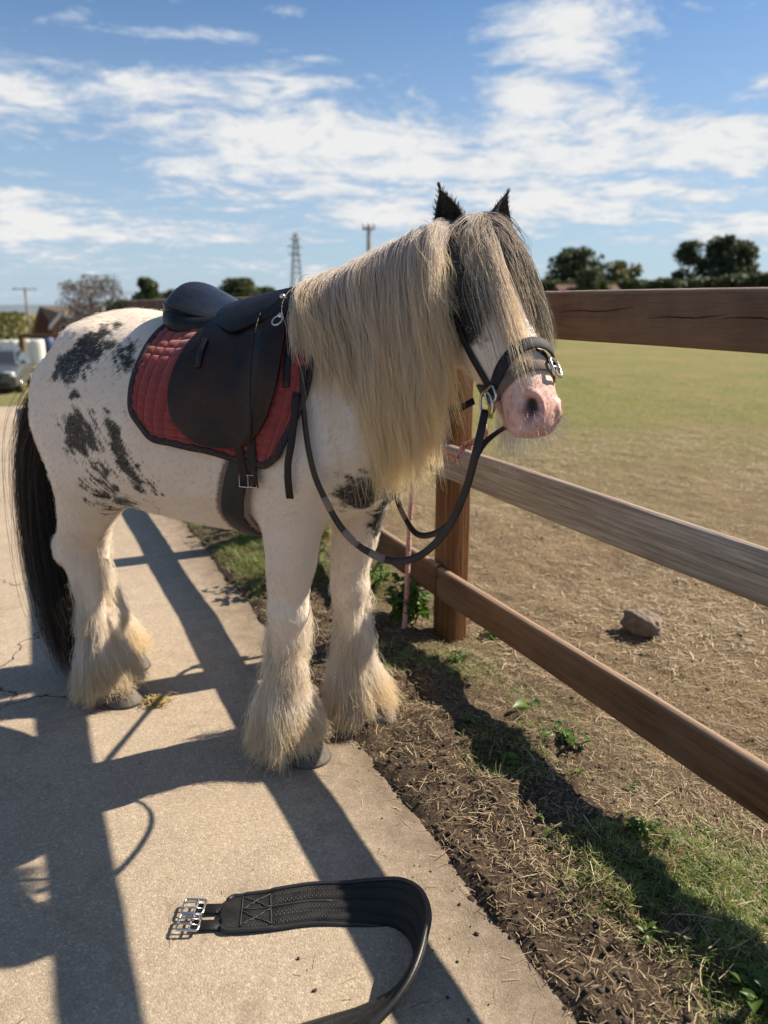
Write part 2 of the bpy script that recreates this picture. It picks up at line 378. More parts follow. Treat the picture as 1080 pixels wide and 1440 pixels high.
def curves(name, P, r0, r1, m, parent, col=None, rexp=1.0, kind=None):
    """P (n, k, 3): n hairs of k points"""
    n, k, _ = P.shape
    c = bpy.data.hair_curves.new(name); c.add_curves([k]*n)
    c.attributes['position'].data.foreach_set('vector', np.ascontiguousarray(P, dtype=np.float32).ravel())
    ra = c.attributes.get('radius') or c.attributes.new('radius', 'FLOAT', 'POINT')
    t = np.linspace(0, 1, k)**rexp; rr = np.broadcast_to(r0+(r1-r0)*t, (n, k))
    ra.data.foreach_set('value', np.ascontiguousarray(rr, dtype=np.float32).ravel())
    if col is not None:
        a = c.attributes.new('tint', 'FLOAT_COLOR', 'CURVE')
        a.data.foreach_set('color', np.ascontiguousarray(np.c_[np.broadcast_to(col, (n, 3)), np.ones(n)], dtype=np.float32).ravel())
    o = bpy.data.objects.new(name, c); COL.objects.link(o); c.materials.append(m); o.parent = parent
    if kind: o['kind'] = kind
    return o
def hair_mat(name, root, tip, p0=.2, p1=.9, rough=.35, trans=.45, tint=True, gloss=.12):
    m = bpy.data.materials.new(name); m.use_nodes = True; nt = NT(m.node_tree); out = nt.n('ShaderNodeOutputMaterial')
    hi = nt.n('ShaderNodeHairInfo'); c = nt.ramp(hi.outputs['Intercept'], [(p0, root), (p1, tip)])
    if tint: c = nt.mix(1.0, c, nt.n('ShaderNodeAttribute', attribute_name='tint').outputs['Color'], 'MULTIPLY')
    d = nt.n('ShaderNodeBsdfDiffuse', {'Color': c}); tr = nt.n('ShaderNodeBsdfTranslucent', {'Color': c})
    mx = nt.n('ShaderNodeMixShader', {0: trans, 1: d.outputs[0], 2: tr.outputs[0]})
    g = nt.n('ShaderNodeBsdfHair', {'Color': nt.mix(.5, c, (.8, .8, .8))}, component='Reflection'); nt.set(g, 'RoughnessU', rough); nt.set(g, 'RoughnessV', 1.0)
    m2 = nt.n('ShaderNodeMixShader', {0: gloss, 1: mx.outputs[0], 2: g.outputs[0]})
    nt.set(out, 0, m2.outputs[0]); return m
def unit(a): return a/np.maximum(np.linalg.norm(a, axis=-1, keepdims=True), 1e-9)

# short coat hairs over the whole skin
tri = [p.vertices[:] for p in body_me.polygons]
cen = np.array([co[list(t)].mean(0) for t in tri]); fn = np.empty(len(tri)*3); body_me.polygons.foreach_get('normal', fn); fn = fn.reshape(-1, 3)
fpatch = np.array([patch[t[0]] for t in tri]); fpink = np.array([pink[t[0]] for t in tri])
fq = (cen-np.array(HP0))@np.array(HA); fhead = (fq > -.03) & (cen[:, 0] > .72) & (cen[:, 2] > 1.0)
fdark = np.array([dark[t[0]] for t in tri])
wgt = np.where(fdark > .25, 0, 1.0)*np.where(fpink > .25, .7, 1.0)*np.where((cen[:, 1] > .12) & (cen[:, 2] > .7) & ~fhead, .35, 1.0)*np.where(fhead, 1.6, 1.0)*np.where(cen[:, 2] < .1, 0, 1)
N = 110000
idx = rng.choice(len(tri), N, p=wgt/wgt.sum())
root = cen[idx]+rng.normal(0, .0022, (N, 3)); nn = fn[idx]
flow = np.tile(np.array([-.75, 0, -.65]), (N, 1)); flow[fhead[idx]] = np.array(HA)*.9
leg_ = (cen[idx, 2] < .66) & ~fhead[idx]; flow[leg_] = (-.12, 0, -1)
ru = (cen[idx, 0] < -.15) & ~leg_; flow[ru] = (-.35, 0, -.95)
flow = flow+np.stack([fbm(root*6, 2, 31), fbm(root*6, 2, 32), fbm(root*6, 2, 33)], 1)*.7+rng.normal(0, .16, (N, 3))
flow = unit(flow-nn*(flow*nn).sum(1, keepdims=True))
ln = rng.uniform(.008, .014, N)*np.where(leg_, 1.5, 1)*np.where(fhead[idx], .55, 1)*np.where(fpink[idx] > .25, .55, 1)
lift = (rng.uniform(.05, .20, N)*np.where(fpink[idx] > .25, 2.2, 1))[:, None]
u = np.linspace(0, 1, 4)[None, :, None]
P = root[:, None]-nn[:, None]*.001+flow[:, None]*u*ln[:, None, None]+nn[:, None]*(lift[:, None]*u*(1-.45*u))*ln[:, None, None]
jit = rng.uniform(.93, 1.06, (N, 1))
wcol = np.array([.82, .73, .62])*jit; kcol = np.array([.012, .0115, .012])*np.ones((N, 1))
mixp = (rng.random(N) < np.clip(fpatch[idx]*.93, 0, 1))[:, None]
M_fur = hair_mat('short_coat', (1, 1, 1), (1, 1, 1), trans=.25, gloss=.08)
curves('coat_hair', P, .00042, .0002, M_fur, horse, np.where(mixp, kcol, np.where((fpink[idx] > .25)[:, None], np.array([.80, .58, .52])*jit, wcol)))

# lock-wise long hair
def locks(roots, dirs, length, nper, k, spread, tipspread, wave=.0, sag=None, seed=0):
    """roots (m,3) of locks, a path function dirs(i, u) -> (m,k,3) displacement; returns (m*nper, k, 3)"""
    g = np.random.default_rng(seed); m = len(roots); u = np.linspace(0, 1, k)
    path = dirs(u)                                                      # (m,k,3)
    off = g.normal(0, 1, (m, nper, 1, 3)); off2 = g.normal(0, 1, (m, nper, 1, 3))
    sc = (spread*(1-u)+tipspread*u)[None, None, :, None]
    lf = 1-np.abs(g.normal(0, .18, (m, nper, 1, 1)))
    base = path[:, None]*lf
    w = np.sin(u[None, None, :]*g.uniform(3, 9, (m, nper, 1))+g.uniform(0, 6.3, (m, nper, 1)))[..., None]*off2*wave*u[None, None, :, None]
    P = roots[:, None, None]+base+off*sc+w
    return P.reshape(m*nper, k, 3)
# mane: from the crest over the right side of the neck
crest = catmull([(.455, -.01, 1.395), (.50, -.005, 1.420), (.60, 0, 1.462), (.70, .003, 1.503), (.76, .009, 1.520), (.80, .014, 1.530)], 200)
throat_w = lambda x: np.interp(x, [.36, .44, .57, .69, .79, .86], [.20, .17, .135, .115, .108, .105])
g = np.random.default_rng(11)
def mane(m, nper, seed, lo, hi, out, spread, tip, wave, over=0.0):
    g = np.random.default_rng(seed)
    s = np.sort(g.uniform(0, 1, m)); rt = np.stack([np.interp(s, np.linspace(0, 1, 200), crest[:, k]) for k in range(3)], 1)
    rt = rt+np.c_[g.normal(0, .004, m), g.uniform(-.022, .014, m), g.normal(0, .003, m)-.004]
    # length: bottom edge of the mane as in the photo
    zb = np.interp(s, [0, .12, .3, .5, .7, .85, 1], [1.06, .93, .87, .885, .95, 1.03, 1.09])+g.uniform(lo, hi, m)
    L = np.maximum(rt[:, 2]-zb, .15)
    w = throat_w(rt[:, 0])*(1.0+g.normal(0, .05, m))+out+g.uniform(0, .03, m)
    fx = np.interp(s, [0, .3, .6, 1], [.085, .085, .07, .020])+g.normal(0, .020, m)
    def path(u):
        t = u[None, :]*np.ones((m, 1)); a = np.minimum(t/.34, 1)
        y = -w[:, None]*np.sin(a*math.pi/2)**1.15-.012*np.maximum(t-.34, 0)*g.normal(0, 1, (m, 1))
        y = y+np.maximum(t-.55, 0)*.05*np.interp(s, [0, .5, 1], [0, .4, 1.4])[:, None]
        z = -L[:, None]*(t**1.25)+.016*np.sin(a*math.pi)
        x = fx[:, None]*t+.024*np.sin(t*g.uniform(4, 8, (m, 1))+g.uniform(0, 6, (m, 1)))*t; y = y+.012*np.sin(t*g.uniform(4, 9, (m, 1))+g.uniform(0, 6, (m, 1)))*t
        return np.stack([x, y, z], 2)
    P = locks(rt, path, None, nper, 14, spread, tip, wave, seed=seed+1)
    return P, s
P1, s1 = mane(260, 84, 3, -.06, .17, .000, .0070, .0060, .008)
P2, s2 = mane(280, 30, 5, -.06, .32, .008, .006, .005, .010)
P3, s3 = mane(200, 2, 8, -.07, .35, .015, .01, .02, .02)
Pm = np.concatenate([P1, P2, P3]); nm = len(Pm)
lt = np.concatenate([np.repeat(g.uniform(.86, 1.10, 260), 84), np.repeat(g.uniform(.86, 1.15, 280), 30), g.uniform(.95, 1.15, 400)])[:, None]*g.uniform(.95, 1.05, (nm, 1))
warm = np.concatenate([np.repeat(g.uniform(-1, 1, 260), 84), np.repeat(g.uniform(-1, 1, 280), 30), g.uniform(-1, 1, 400)])[:, None]
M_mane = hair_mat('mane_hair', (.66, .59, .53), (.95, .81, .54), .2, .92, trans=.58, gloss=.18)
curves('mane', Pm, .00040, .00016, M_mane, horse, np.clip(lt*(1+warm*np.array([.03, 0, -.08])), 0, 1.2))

# forelock: from between the ears down over both sides of the face
A_, S_, N_ = np.array(HA), np.array(HS), np.array(HN); P0_ = np.array(HP0)
def forelock(m, nper, seed, side, lo, hi, l0, l1, sp0=.0045, sp1=.008):
    """a lock group: lo..hi = how far round the face it lies, l0..l1 = its length"""
    g = np.random.default_rng(seed)
    s0 = side*g.uniform(-.012, .045, m); rt = P0_+S_*s0[:, None]*.6+A_*g.uniform(-.045, .02, m)[:, None]+N_*(.004-np.abs(s0)*.12)[:, None]
    spread = g.uniform(lo, hi, m); L = g.uniform(l0, l1, m)
    def path(u):
        t = u[None, :]*np.ones((m, 1)); sp = spread[:, None]
        ss = side*sp*np.sin(np.minimum(t*1.35, 1)*math.pi/2)-s0[:, None]*.6*t
        q = L[:, None]*t**1.05
        a = np.clip(np.abs(ss+s0[:, None]*.6)/.105, 0, 1.25)
        d = -.020*np.sin(np.minimum(t*3, 1)*math.pi/2)-.014*g.uniform(0, 1, (m, 1))*t+np.maximum(a-.25, 0)**1.6*.062
        P = A_*q[..., None]+S_*ss[..., None]-N_*d[..., None]
        P[..., 2] -= (np.maximum(t-.55, 0)**2*.35*L[:, None])
        return P
    return locks(rt, path, None, nper, 13, sp0, sp1, .007, seed=seed+1)
groups = [(forelock(46, 40, 21, 1, .020, .054, .30, .42), 1.18, .10), (forelock(16, 6, 22, 1, .070, .108, .24, .38), 1.0, .4), (forelock(20, 9, 23, 1, .01, .05, .20, .36), 1.05, .1),
          (forelock(70, 42, 24, -1, .052, .098, .22, .32), .85, .70), (forelock(30, 16, 25, -1, .030, .075, .18, .34), 1.0, .3), (forelock(40, 24, 26, 1, .02, .09, .08, .2), 1.0, .2), (forelock(40, 24, 27, -1, .02, .09, .08, .18), .9, .4)]
Fp = []; Fg = []
for Pg, tone, pdark in groups:
    k = len(Pg); lk = {len(Pg)}; nper = {46*40: 40, 16*6: 6, 20*9: 9, 70*42: 42, 30*16: 16, 40*24: 24}[k]; m = k//nper
    lt_ = np.where(g.random(m) < pdark, g.uniform(.05, .3, m), tone*g.uniform(.8, 1.15, m)); Fp.append(Pg); Fg.append(np.repeat(lt_, nper))
Pf = np.concatenate(Fp); nf = len(Pf); gr = np.concatenate(Fg)[:, None]*g.uniform(.85, 1.12, (nf, 1))
M_fore = hair_mat('forelock_hair', (.62, .55, .48), (.82, .70, .52), .2, .95, trans=.38, gloss=.14)
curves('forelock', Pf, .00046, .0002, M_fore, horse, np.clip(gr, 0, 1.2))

# tail
def tail(m, nper, seed, wide):
    g = np.random.default_rng(seed)
    rt = np.array([-.512, -.012, 1.10])+np.c_[g.normal(0, .008, m), g.normal(0, .02, m), g.uniform(-.12, .02, m)]
    ang = g.uniform(0, 6.283, m); rad = np.sqrt(g.random(m))*wide; fin = g.uniform(.74, 1.0, m)
    ctr = catmull([(0, 0, 0), (-.105, -.004, -.045), (-.180, -.010, -.20), (-.205, -.012, -.45), (-.185, -.015, -.70), (-.155, -.02, -.90), (-.125, -.02, -1.03)], 16)
    prof = np.interp(np.linspace(0, 1, 16), [0, .10, .30, .65, .9, 1], [.25, .85, 1.05, 1.1, .9, .55])
    def path(u):
        c = np.stack([np.interp(u[None, :]*fin[:, None], np.linspace(0, 1, 16), ctr[:, k]) for k in range(3)], 2)
        w = np.interp(u, np.linspace(0, 1, 16), prof)[None, :]*rad[:, None]
        c[..., 0] += w*np.cos(ang)[:, None]; c[..., 1] += w*np.sin(ang)[:, None]*.9
        return c
    return locks(rt, path, None, nper, 16, .005, .012, .012, seed=seed+1)
T1 = tail(130, 70, 31, .092); T2 = tail(150, 6, 33, .115)
Pt = np.concatenate([T1, T2]); Pt[..., 2] = np.maximum(Pt[..., 2], .012)
tc = np.concatenate([np.repeat(g.choice([.6, 1, 1.0, 1.3, 3.5, 6], 130, p=[.2, .25, .2, .15, .1, .1]), 70), g.uniform(.8, 6, 900)])[:, None]*np.array([1, .9, .8])
M_tail = hair_mat('tail_hair', (.030, .024, .020), (.016, .013, .012), .1, .6, trans=.3, gloss=.10)
curves('tail', Pt, .00055, .00025, M_tail, horse, tc)

# feather: long hair of the lower legs, one skirt per leg
LEGC = {  # z -> centre x, y, radius
    'fr': ([.50, .41, .30, .19, .13, .075, 0], [.370, .356, .341, .324, .329, .351, .361], -.095, .96),
    'fl': ([.50, .41, .30, .19, .13, .075, 0], [.424, .419, .424, .424, .439, .461, .471], .175, .96),
    'hr': ([.50, .40, .30, .19, .13, .075, 0], [-.460, -.456, -.450, -.448, -.438, -.414, -.404], -.085, .90),
    'hl': ([.50, .40, .30, .19, .13, .075, 0], [-.655, -.658, -.652, -.626, -.603, -.579, -.569], .12, .90)}
M_feat = hair_mat('feather_hair', (.88, .81, .71), (.80, .65, .40), .45, 1.0, trans=.40, gloss=.10)
M_hoof = simple('hoof_horn', (.10, .085, .07), .6, var=.35, scale=40)
for key, (zs, xs, ly, size) in LEGC.items():
    g = np.random.default_rng(hash(key) % 1000 if False else sum(map(ord, key)))
    cxz = lambda z: np.interp(-z, [-a for a in zs], xs)
    def skirt(m, nper, zlo, zhi, seed, flare):
        g = np.random.default_rng(seed)
        z0 = zlo+(zhi-zlo)*g.random(m)**1.7; ph = g.uniform(-math.pi, math.pi, m)          # ph = 0 to the front
        back = .5-.5*np.cos(ph)                                                          # 1 at the back
        keep = (z0 < .32) | (back > .25) | (g.random(m) < .5); z0 = np.where(keep, z0, .1+.2*g.random(m))
        rl = np.interp(z0, [.07, .13, .19, .30, .41, .5], [.060, .05, .052, .043, .05, .058])
        rt = np.c_[cxz(z0)+np.cos(ph)*rl*.95, ly+np.sin(ph)*rl*.92, z0]
        zend = np.where(z0 < .30, np.where(back > .35, g.uniform(.006, .05, m), g.uniform(.045, .10, m)), z0-g.uniform(.05, .16, m))
        rend = np.interp(zend, [.0, .06, .12, .2, .32], np.array([.140, .124, .096, .073, .058])*flare*size)*(.88+.24*back)*g.uniform(.82, 1.1, m)
        def path(u):
            t = u[None, :]; z = (zend-z0)[:, None]*t; zz = z0[:, None]+z
            rr = rl[:, None]+(rend-rl)[:, None]*(t**1.5)+.012*np.sin(t*math.pi)
            dx = np.cos(ph)[:, None]*(rr-rl[:, None]*.95)+(cxz(zz)-cxz(z0)[:, None]); dy = np.sin(ph)[:, None]*(rr-rl[:, None]*.92)
            return np.stack([dx, dy, z], 2)
        return locks(rt, path, None, nper, 9, .006, .009, .013, seed=seed+3)
    sd = sum(map(ord, key))
    Pk = np.concatenate([skirt(190, 44, .07, .34, sd, 1.0), skirt(120, 22, .24, .50, sd+5, .85), skirt(200, 4, .08, .42, sd+9, 1.12)])
    Pk[..., 2] = np.maximum(Pk[..., 2], .004)
    n_ = len(Pk); tn = np.repeat(g.uniform(.78, 1.12, n_//2+1), 2)[:n_, None]*g.uniform(.9, 1.08, (n_, 1))
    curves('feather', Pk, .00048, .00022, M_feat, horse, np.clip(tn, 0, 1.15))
    hx = cxz(0.03)
    mb = MB(); rows = [(hx+.012+f*.030, ly, z, 0, .056+f*.014, 0, .064+f*.018, 0, 0, 1) for z, f in ((.085, 0), (.05, .35), (.02, .75), (.001, 1))]
    loft(mb, rows, 8, 22, .95); mb.build('hoof', M_hoof, horse)

# ears: cupped leaf shapes
M_ear, nt, b = mat('ear_hair'); v = obc(nt)
nt.set(b, 'Base Color', nt.ramp(nt.noise(v, 120, 3), [(.35, (.012, .012, .013)), (.75, (.05, .047, .045))])); nt.set(b, 'Roughness', .6)
def ear(base, tip, face, w):
    base, tip, face = Vector(base), Vector(tip), Vector(face).normalized(); ax = (tip-base); L = ax.length; ax.normalize()
    face = (face-ax*face.dot(ax)).normalized(); sv = ax.cross(face); v = []; f = []; nu, nv_ = 14, 18
    for i in range(nu):
        t = i/(nu-1); hw = w*(math.sin(min(1, (t*.85+.22))*math.pi)**.75)*(1-t**3*.75)*(1-.15*t) if t < .999 else .0008
        for j in range(nv_):
            a = (j/(nv_-1)-.5)*math.radians(285-140*t)
            v.append(base+ax*(t*L)+sv*(math.sin(a)*hw)+face*((-math.cos(a))*hw*.75+.012*t*t))
    for i in range(nu-1):
        for j in range(nv_-1): f.append((i*nv_+j, i*nv_+j+1, (i+1)*nv_+j+1, (i+1)*nv_+j))
    mb = MB(); mb.add(v, f); o = mb.build('ear', M_ear, horse)
    md = o.modifiers.new('t', 'SOLIDIFY'); md.thickness = .004
    n = 700; gi = np.random.default_rng(int(w*1e5)); va = np.array([tuple(p) for p in v]).reshape(nu, nv_, 3)
    ii = gi.integers(0, nu-1, n); jj = gi.choice([0, 0, nv_-1, nv_-1]+list(range(nv_)), n); r = va[ii, jj]+gi.normal(0, .0012, (n, 3))
    dirn = unit(np.array(ax)+gi.normal(0, .38, (n, 3))+unit(r-np.array(base+ax*(L*.4)))*.35)
    P = r[:, None]+dirn[:, None]*np.linspace(0, 1, 4)[None, :, None]*gi.uniform(.006, .015, n)[:, None, None]
    curves('ear_fringe', P, .0004, .0002, M_fur, o, np.tile([[.03, .03, .03]], (n, 1))*gi.uniform(.5, 6, (n, 1)))
e1 = hp(-.005, .058, .055); e2 = hp(-.005, -.058, .055)
fdir = HA*.35+HN*.7
ear(e1, e1+Vector((-.035, -.030, .138)), fdir+HS*.8, .044); ear(e2, e2+Vector((.012, .022, .132)), fdir-HS*.35, .042)
# eyes with lids
M_eye = simple('eye_ball', (.012, .008, .006), .08, bump=0); M_lid = simple('eyelid_skin', (.03, .026, .025), .55)
for sd in (-1, 1):
    c = hp(.170, sd*.088, .060); mb = MB().ball(c, (.021, .012, .019), 18, 12, HROT); e = mb.build('eye', M_eye, horse)
    mb = MB(); pts = [c+HA*(.026*math.cos(t))+HN*(.018*math.sin(t))+HS*(sd*(.006-.006*abs(math.cos(t)))) for t in [2*math.pi*k/24 for k in range(24)]]
    mb.tube(pts, .0055, 8, True); mb.build('eyelid', M_lid, e)
# whiskers and chin tuft
n = 220; gi = np.random.default_rng(77)
r = np.array([tuple(hp(.40+.08*a, (b_-.5)*.05, .150+.012*c_)) for a, b_, c_ in gi.random((n, 3))])
dv = np.array([0, 0, -1.0])+gi.normal(0, .12, (n, 3)); L = gi.uniform(.03, .085, n)
P = r[:, None]+dv[:, None]*np.linspace(0, 1, 6)[None, :, None]*L[:, None, None]
curves('beard', P, .0004, .0002, M_feat, horse, np.tile([[1, 1, 1.0]], (n, 1)))
n = 260; r = np.array([tuple(hp(.47+.055*a, (b_-.5)*.11, .02+.11*c_)) for a, b_, c_ in gi.random((n, 3))])
dv = unit(r-np.array(hp(.44, 0, .07)))+gi.normal(0, .25, (n, 3)); dv[:, 2] -= .3
P = r[:, None]+dv[:, None]*np.linspace(0, 1, 5)[None, :, None]*gi.uniform(.012, .045, n)[:, None, None]
curves('whiskers', P, .00035, .00015, M_fur, horse, np.tile([[.8, .78, .74]], (n, 1)))
# ---------------------------------------------------------------- saddlery
def surf(x, th, off=0.0, c=(0, 1.03)):
    """point on the trunk at station x, angle th (90 = spine, 0 = horse's right side)"""
    d = Vector((0, -math.cos(R(th)), math.sin(R(th)))); o = Vector((x, c[0], c[1]))
    h = BV.ray_cast(o+d*(1.2 if th > -3 else .5), -d)
    if h[0] is None: return o+d*.3, d
    n = Vector((h[1].x*.3, h[1].y, h[1].z)).normalized()
    if n.dot(d) < 0: n = -n
    return h[0]+n*off, n
def side(x, z, off=0.0):
    h = BV.ray_cast(Vector((x, -1.5, z)), Vector((0, 1, 0)))
    if h[0] is None: return Vector((x, -.2, z)), Vector((0, -1, 0))
    n = h[1] if h[1].y < 0 else -h[1]
    return h[0]+n*off, n
def th_of(y, z): return math.degrees(math.atan2(z-1.03, -y))
def coons(L, Rr, B, T, nu, nv):
    """grid between four border polylines; L/R run bottom to top, B/T run left to right"""
    L, Rr = catmull(L, nv), catmull(Rr, nv); B, T = catmull(B, nu), catmull(T, nu)
    u = np.linspace(0, 1, nu)[:, None, None]; w = np.linspace(0, 1, nv)[None, :, None]
    P = (1-u)*L[None]+u*Rr[None]+(1-w)*B[:, None]+w*T[:, None]
    return P-((1-u)*(1-w)*B[0]+u*(1-w)*B[-1]+(1-u)*w*T[0]+u*w*T[-1])
def shell(name, G, off, thick, m, parent, org, mirror=False):
    """closed sheet lying on the trunk: G (nu, nv, 2) = x, angle; off(i, j) -> height above the skin"""
    nu, nv = G.shape[:2]; top = []; bot = []
    for i in range(nu):
        for j in range(nv):
            p, n = surf(G[i, j, 0], G[i, j, 1]); o = off(i/(nu-1), j/(nv-1))
            top.append(p+n*(o+thick)); bot.append(p+n*o)
    if mirror: top = [Vector((p.x, -p.y, p.z)) for p in top]; bot = [Vector((p.x, -p.y, p.z)) for p in bot]
    v = top+bot; k = nu*nv; f = []
    for i in range(nu-1):
        for j in range(nv-1):
            a, b, c, d = i*nv+j, i*nv+j+1, (i+1)*nv+j+1, (i+1)*nv+j
            f.append((a, b, c, d)); f.append((a+k, d+k, c+k, b+k))
    ed = [i*nv for i in range(nu)]+[(nu-1)*nv+j for j in range(1, nv)]+[i*nv+nv-1 for i in range(nu-2, -1, -1)]+[j for j in range(nv-2, 0, -1)]
    for a, b in zip(ed, ed[1:]+ed[:1]): f.append((a, b, b+k, a+k))
    mb = MB(); mb.add(v, f); o = mb.build(name, m, parent, off=org)
    autosmooth(o, 50); return o, [top[q] for q in ed]
def on_horse(name, label, cat, loc, group=None):
    e = empty(name, label, cat, HM @ Vector(loc), HRZ, group); return e, Vector(loc)

def leather(name, c0, c1, rough=.42, scale=14):
    m, nt, b = mat(name); v = obc(nt)
    n1 = nt.noise(v, scale, 5, .6); n2 = nt.noise(v, scale*30, 3)
    nt.set(b, 'Specular IOR Level', .32); nt.set(b, 'Base Color', nt.ramp(n1, [(.35, c0), (.68, c1)])); nt.set(b, 'Roughness', nt.mapr(n1, .3, .7, rough-.08, rough+.15))
    h = nt.math('ADD', nt.math('MULTIPLY', n2, .5), nt.voro(v, scale*22, out=0))
    cr = nt.noise(v, scale*2.2, 6, .7, 1.5); sc = nt.noise(v, scale*6, 5, .8, .6); nt.set(b, 'Roughness', nt.math('ADD', nt.mapr(n1, .3, .7, rough-.10, rough+.15), nt.mapr(sc, .55, .75, 0, .22))); nt.set(b, 'Normal', nt.bump(h, .25, .0012, nt.bump(cr, .45, .006))); return m
M_black = leather('black_leather', (.005, .005, .006), (.014, .013, .014), .40)
M_seat = leather('seat_leather', (.007, .007, .009), (.016, .016, .019), .26, 8)
M_flap = leather('flap_leather', (.006, .0045, .004), (.046, .020, .011), .44, 7)
M_strap = leather('strap_leather', (.009, .006, .005), (.026, .015, .011), .50, 25)
M_steel = simple('steel', (.62, .60, .57), .26, 1.0, .1, 60, .1)
M_brass = simple('brass', (.55, .42, .18), .35, 1.0, .1, 60, .1)

# saddle cloth: quilted in squares, dark speckled binding
cloth, co_ = on_horse('saddle_cloth', 'red quilted saddle cloth with dark binding lying under the black saddle on the horse', 'saddle cloth', (.26, 0, 1.30))
M_red, nt, b = mat('red_cotton'); v = obc(nt)
nt.set(b, 'Base Color', nt.ramp(nt.noise(v, 18, 5, .65), [(.3, (.19, .019, .017)), (.7, (.29, .034, .029))])); nt.set(b, 'Roughness', .85); nt.set(b, 'Sheen Weight', .3)
wv = nt.n('ShaderNodeTexWave', {'Vector': v, 'Scale': 260.0, 'Distortion': 2.0, 'Detail': 2.0}); nt.set(b, 'Normal', nt.bump(wv, .25, .001))
M_bind, nt, b = mat('binding'); v = obc(nt); vo = nt.voro(v, 170)
nt.set(b, 'Base Color', nt.ramp(vo, [(.18, (.16, .06, .06)), (.32, (.020, .014, .017))])); nt.set(b, 'Roughness', .8)
bl = [(.052, th_of(-.305, 1.035)), (.022, th_of(-.30, 1.07)), (.015, th_of(-.28, 1.13)), (.018, th_of(-.244, 1.20)), (.020, th_of(-.194, 1.25)), (.028, 70), (.04, 89)]
br = [(.455, th_of(-.255, .975)), (.49, th_of(-.244, 1.05)), (.518, th_of(-.227, 1.12)), (.523, th_of(-.203, 1.19)), (.505, th_of(-.157, 1.274)), (.480, 66), (.465, 89)]
bb = [(.052, th_of(-.305, 1.035)), (.09, th_of(-.307, 1.002)), (.16, th_of(-.30, .992)), (.26, th_of(-.28, .977)), (.34, th_of(-.26, .955)), (.41, th_of(-.253, .948)), (.455, th_of(-.255, .975))]
bt = [(.04, 89), (.15, 89), (.30, 89), (.40, 89), (.465, 89)]
G = coons(bl, br, bb, bt, 170, 190)
def quilt(u, w):
    return .008+.0058*(abs(math.sin(u*math.pi*14))*abs(math.sin(w*math.pi*17)))**.30
for mir in (False, True):
    o, edge = shell('quilted_panel', G if not mir else G[::2, ::2], quilt, .006, M_red, cloth, co_, mir)
    n = len(edge); bot_n = [(Vector(p)-Vector((p.x, 0, 1.03))).normalized() for p in edge]
    k = 170 if not mir else 85; kk = 190 if not mir else 95
    seq = [i for i in range(n) if edge[i].z < 1.335 or True]
    # the open border: rear edge, bottom, front edge (not along the spine)
    e_b = edge[:k]; e_r = edge[k-1:k+kk-1]; e_t = edge[k+kk-2:2*k+kk-2]; e_l = edge[2*k+kk-3:]+[edge[0]]
    brd = list(reversed(e_r))+list(reversed(e_b))+list(reversed(e_l))
    brd = [tuple(p) for p in brd][::2]
    cm = Vector((.27, 0, 1.05)); nr = [Vector((0, p[1], p[2]-1.03)).normalized() for p in brd]
    pts = [Vector(p)+nn*.001 for p, nn in zip(brd, nr)]
    MB().strap(pts, nr, .020, .012).build('binding', M_bind, cloth, off=co_)

# saddle
sad, so = on_horse('saddle', 'black leather riding saddle with raised cantle and brown worn flap on the red cloth', 'saddle', (.22, 0, 1.33))
def flap(mir):
    fl = [(.205, th_of(-.288, 1.012)), (.165, th_of(-.29, 1.055)), (.148, th_of(-.28, 1.11)), (.150, th_of(-.255, 1.17)), (.165, th_of(-.21, 1.24)), (.185, 62)]
    fr = [(.375, th_of(-.252, 1.0)), (.415, th_of(-.245, 1.05)), (.445, th_of(-.232, 1.12)), (.455, th_of(-.215, 1.19)), (.445, th_of(-.18, 1.26)), (.42, 62)]
    fb = [fl[0], (.24, th_of(-.28, .998)), (.29, th_of(-.27, .990)), (.34, th_of(-.258, .990)), fr[0]]
    ft = [fl[-1], (.25, 62), (.33, 62), fr[-1]]
    roll = lambda u, w: .024+.016*math.exp(-((u-.86)/.11)**2)*math.sin(min(1, max(0, w*1.15))*math.pi)**.5+.003*math.sin(u*5+w*3)
    o, ed = shell('flap', coons(fl, fr, fb, ft, 44, 44), roll, .006, M_flap, sad, so, mir)
    if not mir:
        pts = []
        for t in np.linspace(0, 1, 24):
            x = .385+.012*math.sin(t*3.1)-.03*(1-t)**2; p, n = surf(x, 62-(62-th_of(-.255, 1.0))*t, .040+.012*math.sin(t*math.pi)); pts.append(p)
        MB().tube(pts, .0022, 6).build('seam', M_strap, o, off=so)
flap(False); flap(True)
# seat: rows of x, mid z, edge z, half width, cantle roundness
sr = [(-.078, 1.355, 1.325, .055), (-.070, 1.402, 1.345, .110), (-.045, 1.410, 1.352, .145), (-.005, 1.393, 1.345, .160), (.05, 1.366, 1.330, .158), (.11, 1.343, 1.318, .145), (.17, 1.332, 1.318, .118), (.23, 1.342, 1.330, .098), (.29, 1.366, 1.350, .085), (.335, 1.385, 1.362, .070), (.358, 1.378, 1.352, .055), (.37, 1.355, 1.335, .038)]
sr = [(.37+(x-.37)*.87, zm-.024*max(0, min(1, (x-.15)/.15)), ze-.024*max(0, min(1, (x-.15)/.15)), w) for x, zm, ze, w in sr]
S = catmull(np.array(sr), 60); v = []; f = []; nj = 34
for x, zm, ze, hw in S:
    for j in range(nj):
        t = j/(nj-1)*2-1; a = abs(t)
        if a < .8:
            q = a/.8; y = t/.8*hw; z = zm-(zm-ze)*q**2.2
        else:
            q = (a-.8)/.2; y = math.copysign(hw*(1-.06*q**2)+.010*math.sin(q*math.pi), t); z = ze-.050*q
        v.append((x, y, z))
for i in range(len(S)-1):
    for j in range(nj-1): f.append((i*nj+j, i*nj+j+1, (i+1)*nj+j+1, (i+1)*nj+j))
f += [tuple(range(nj)), tuple((len(S)-1)*nj+j for j in range(nj))]
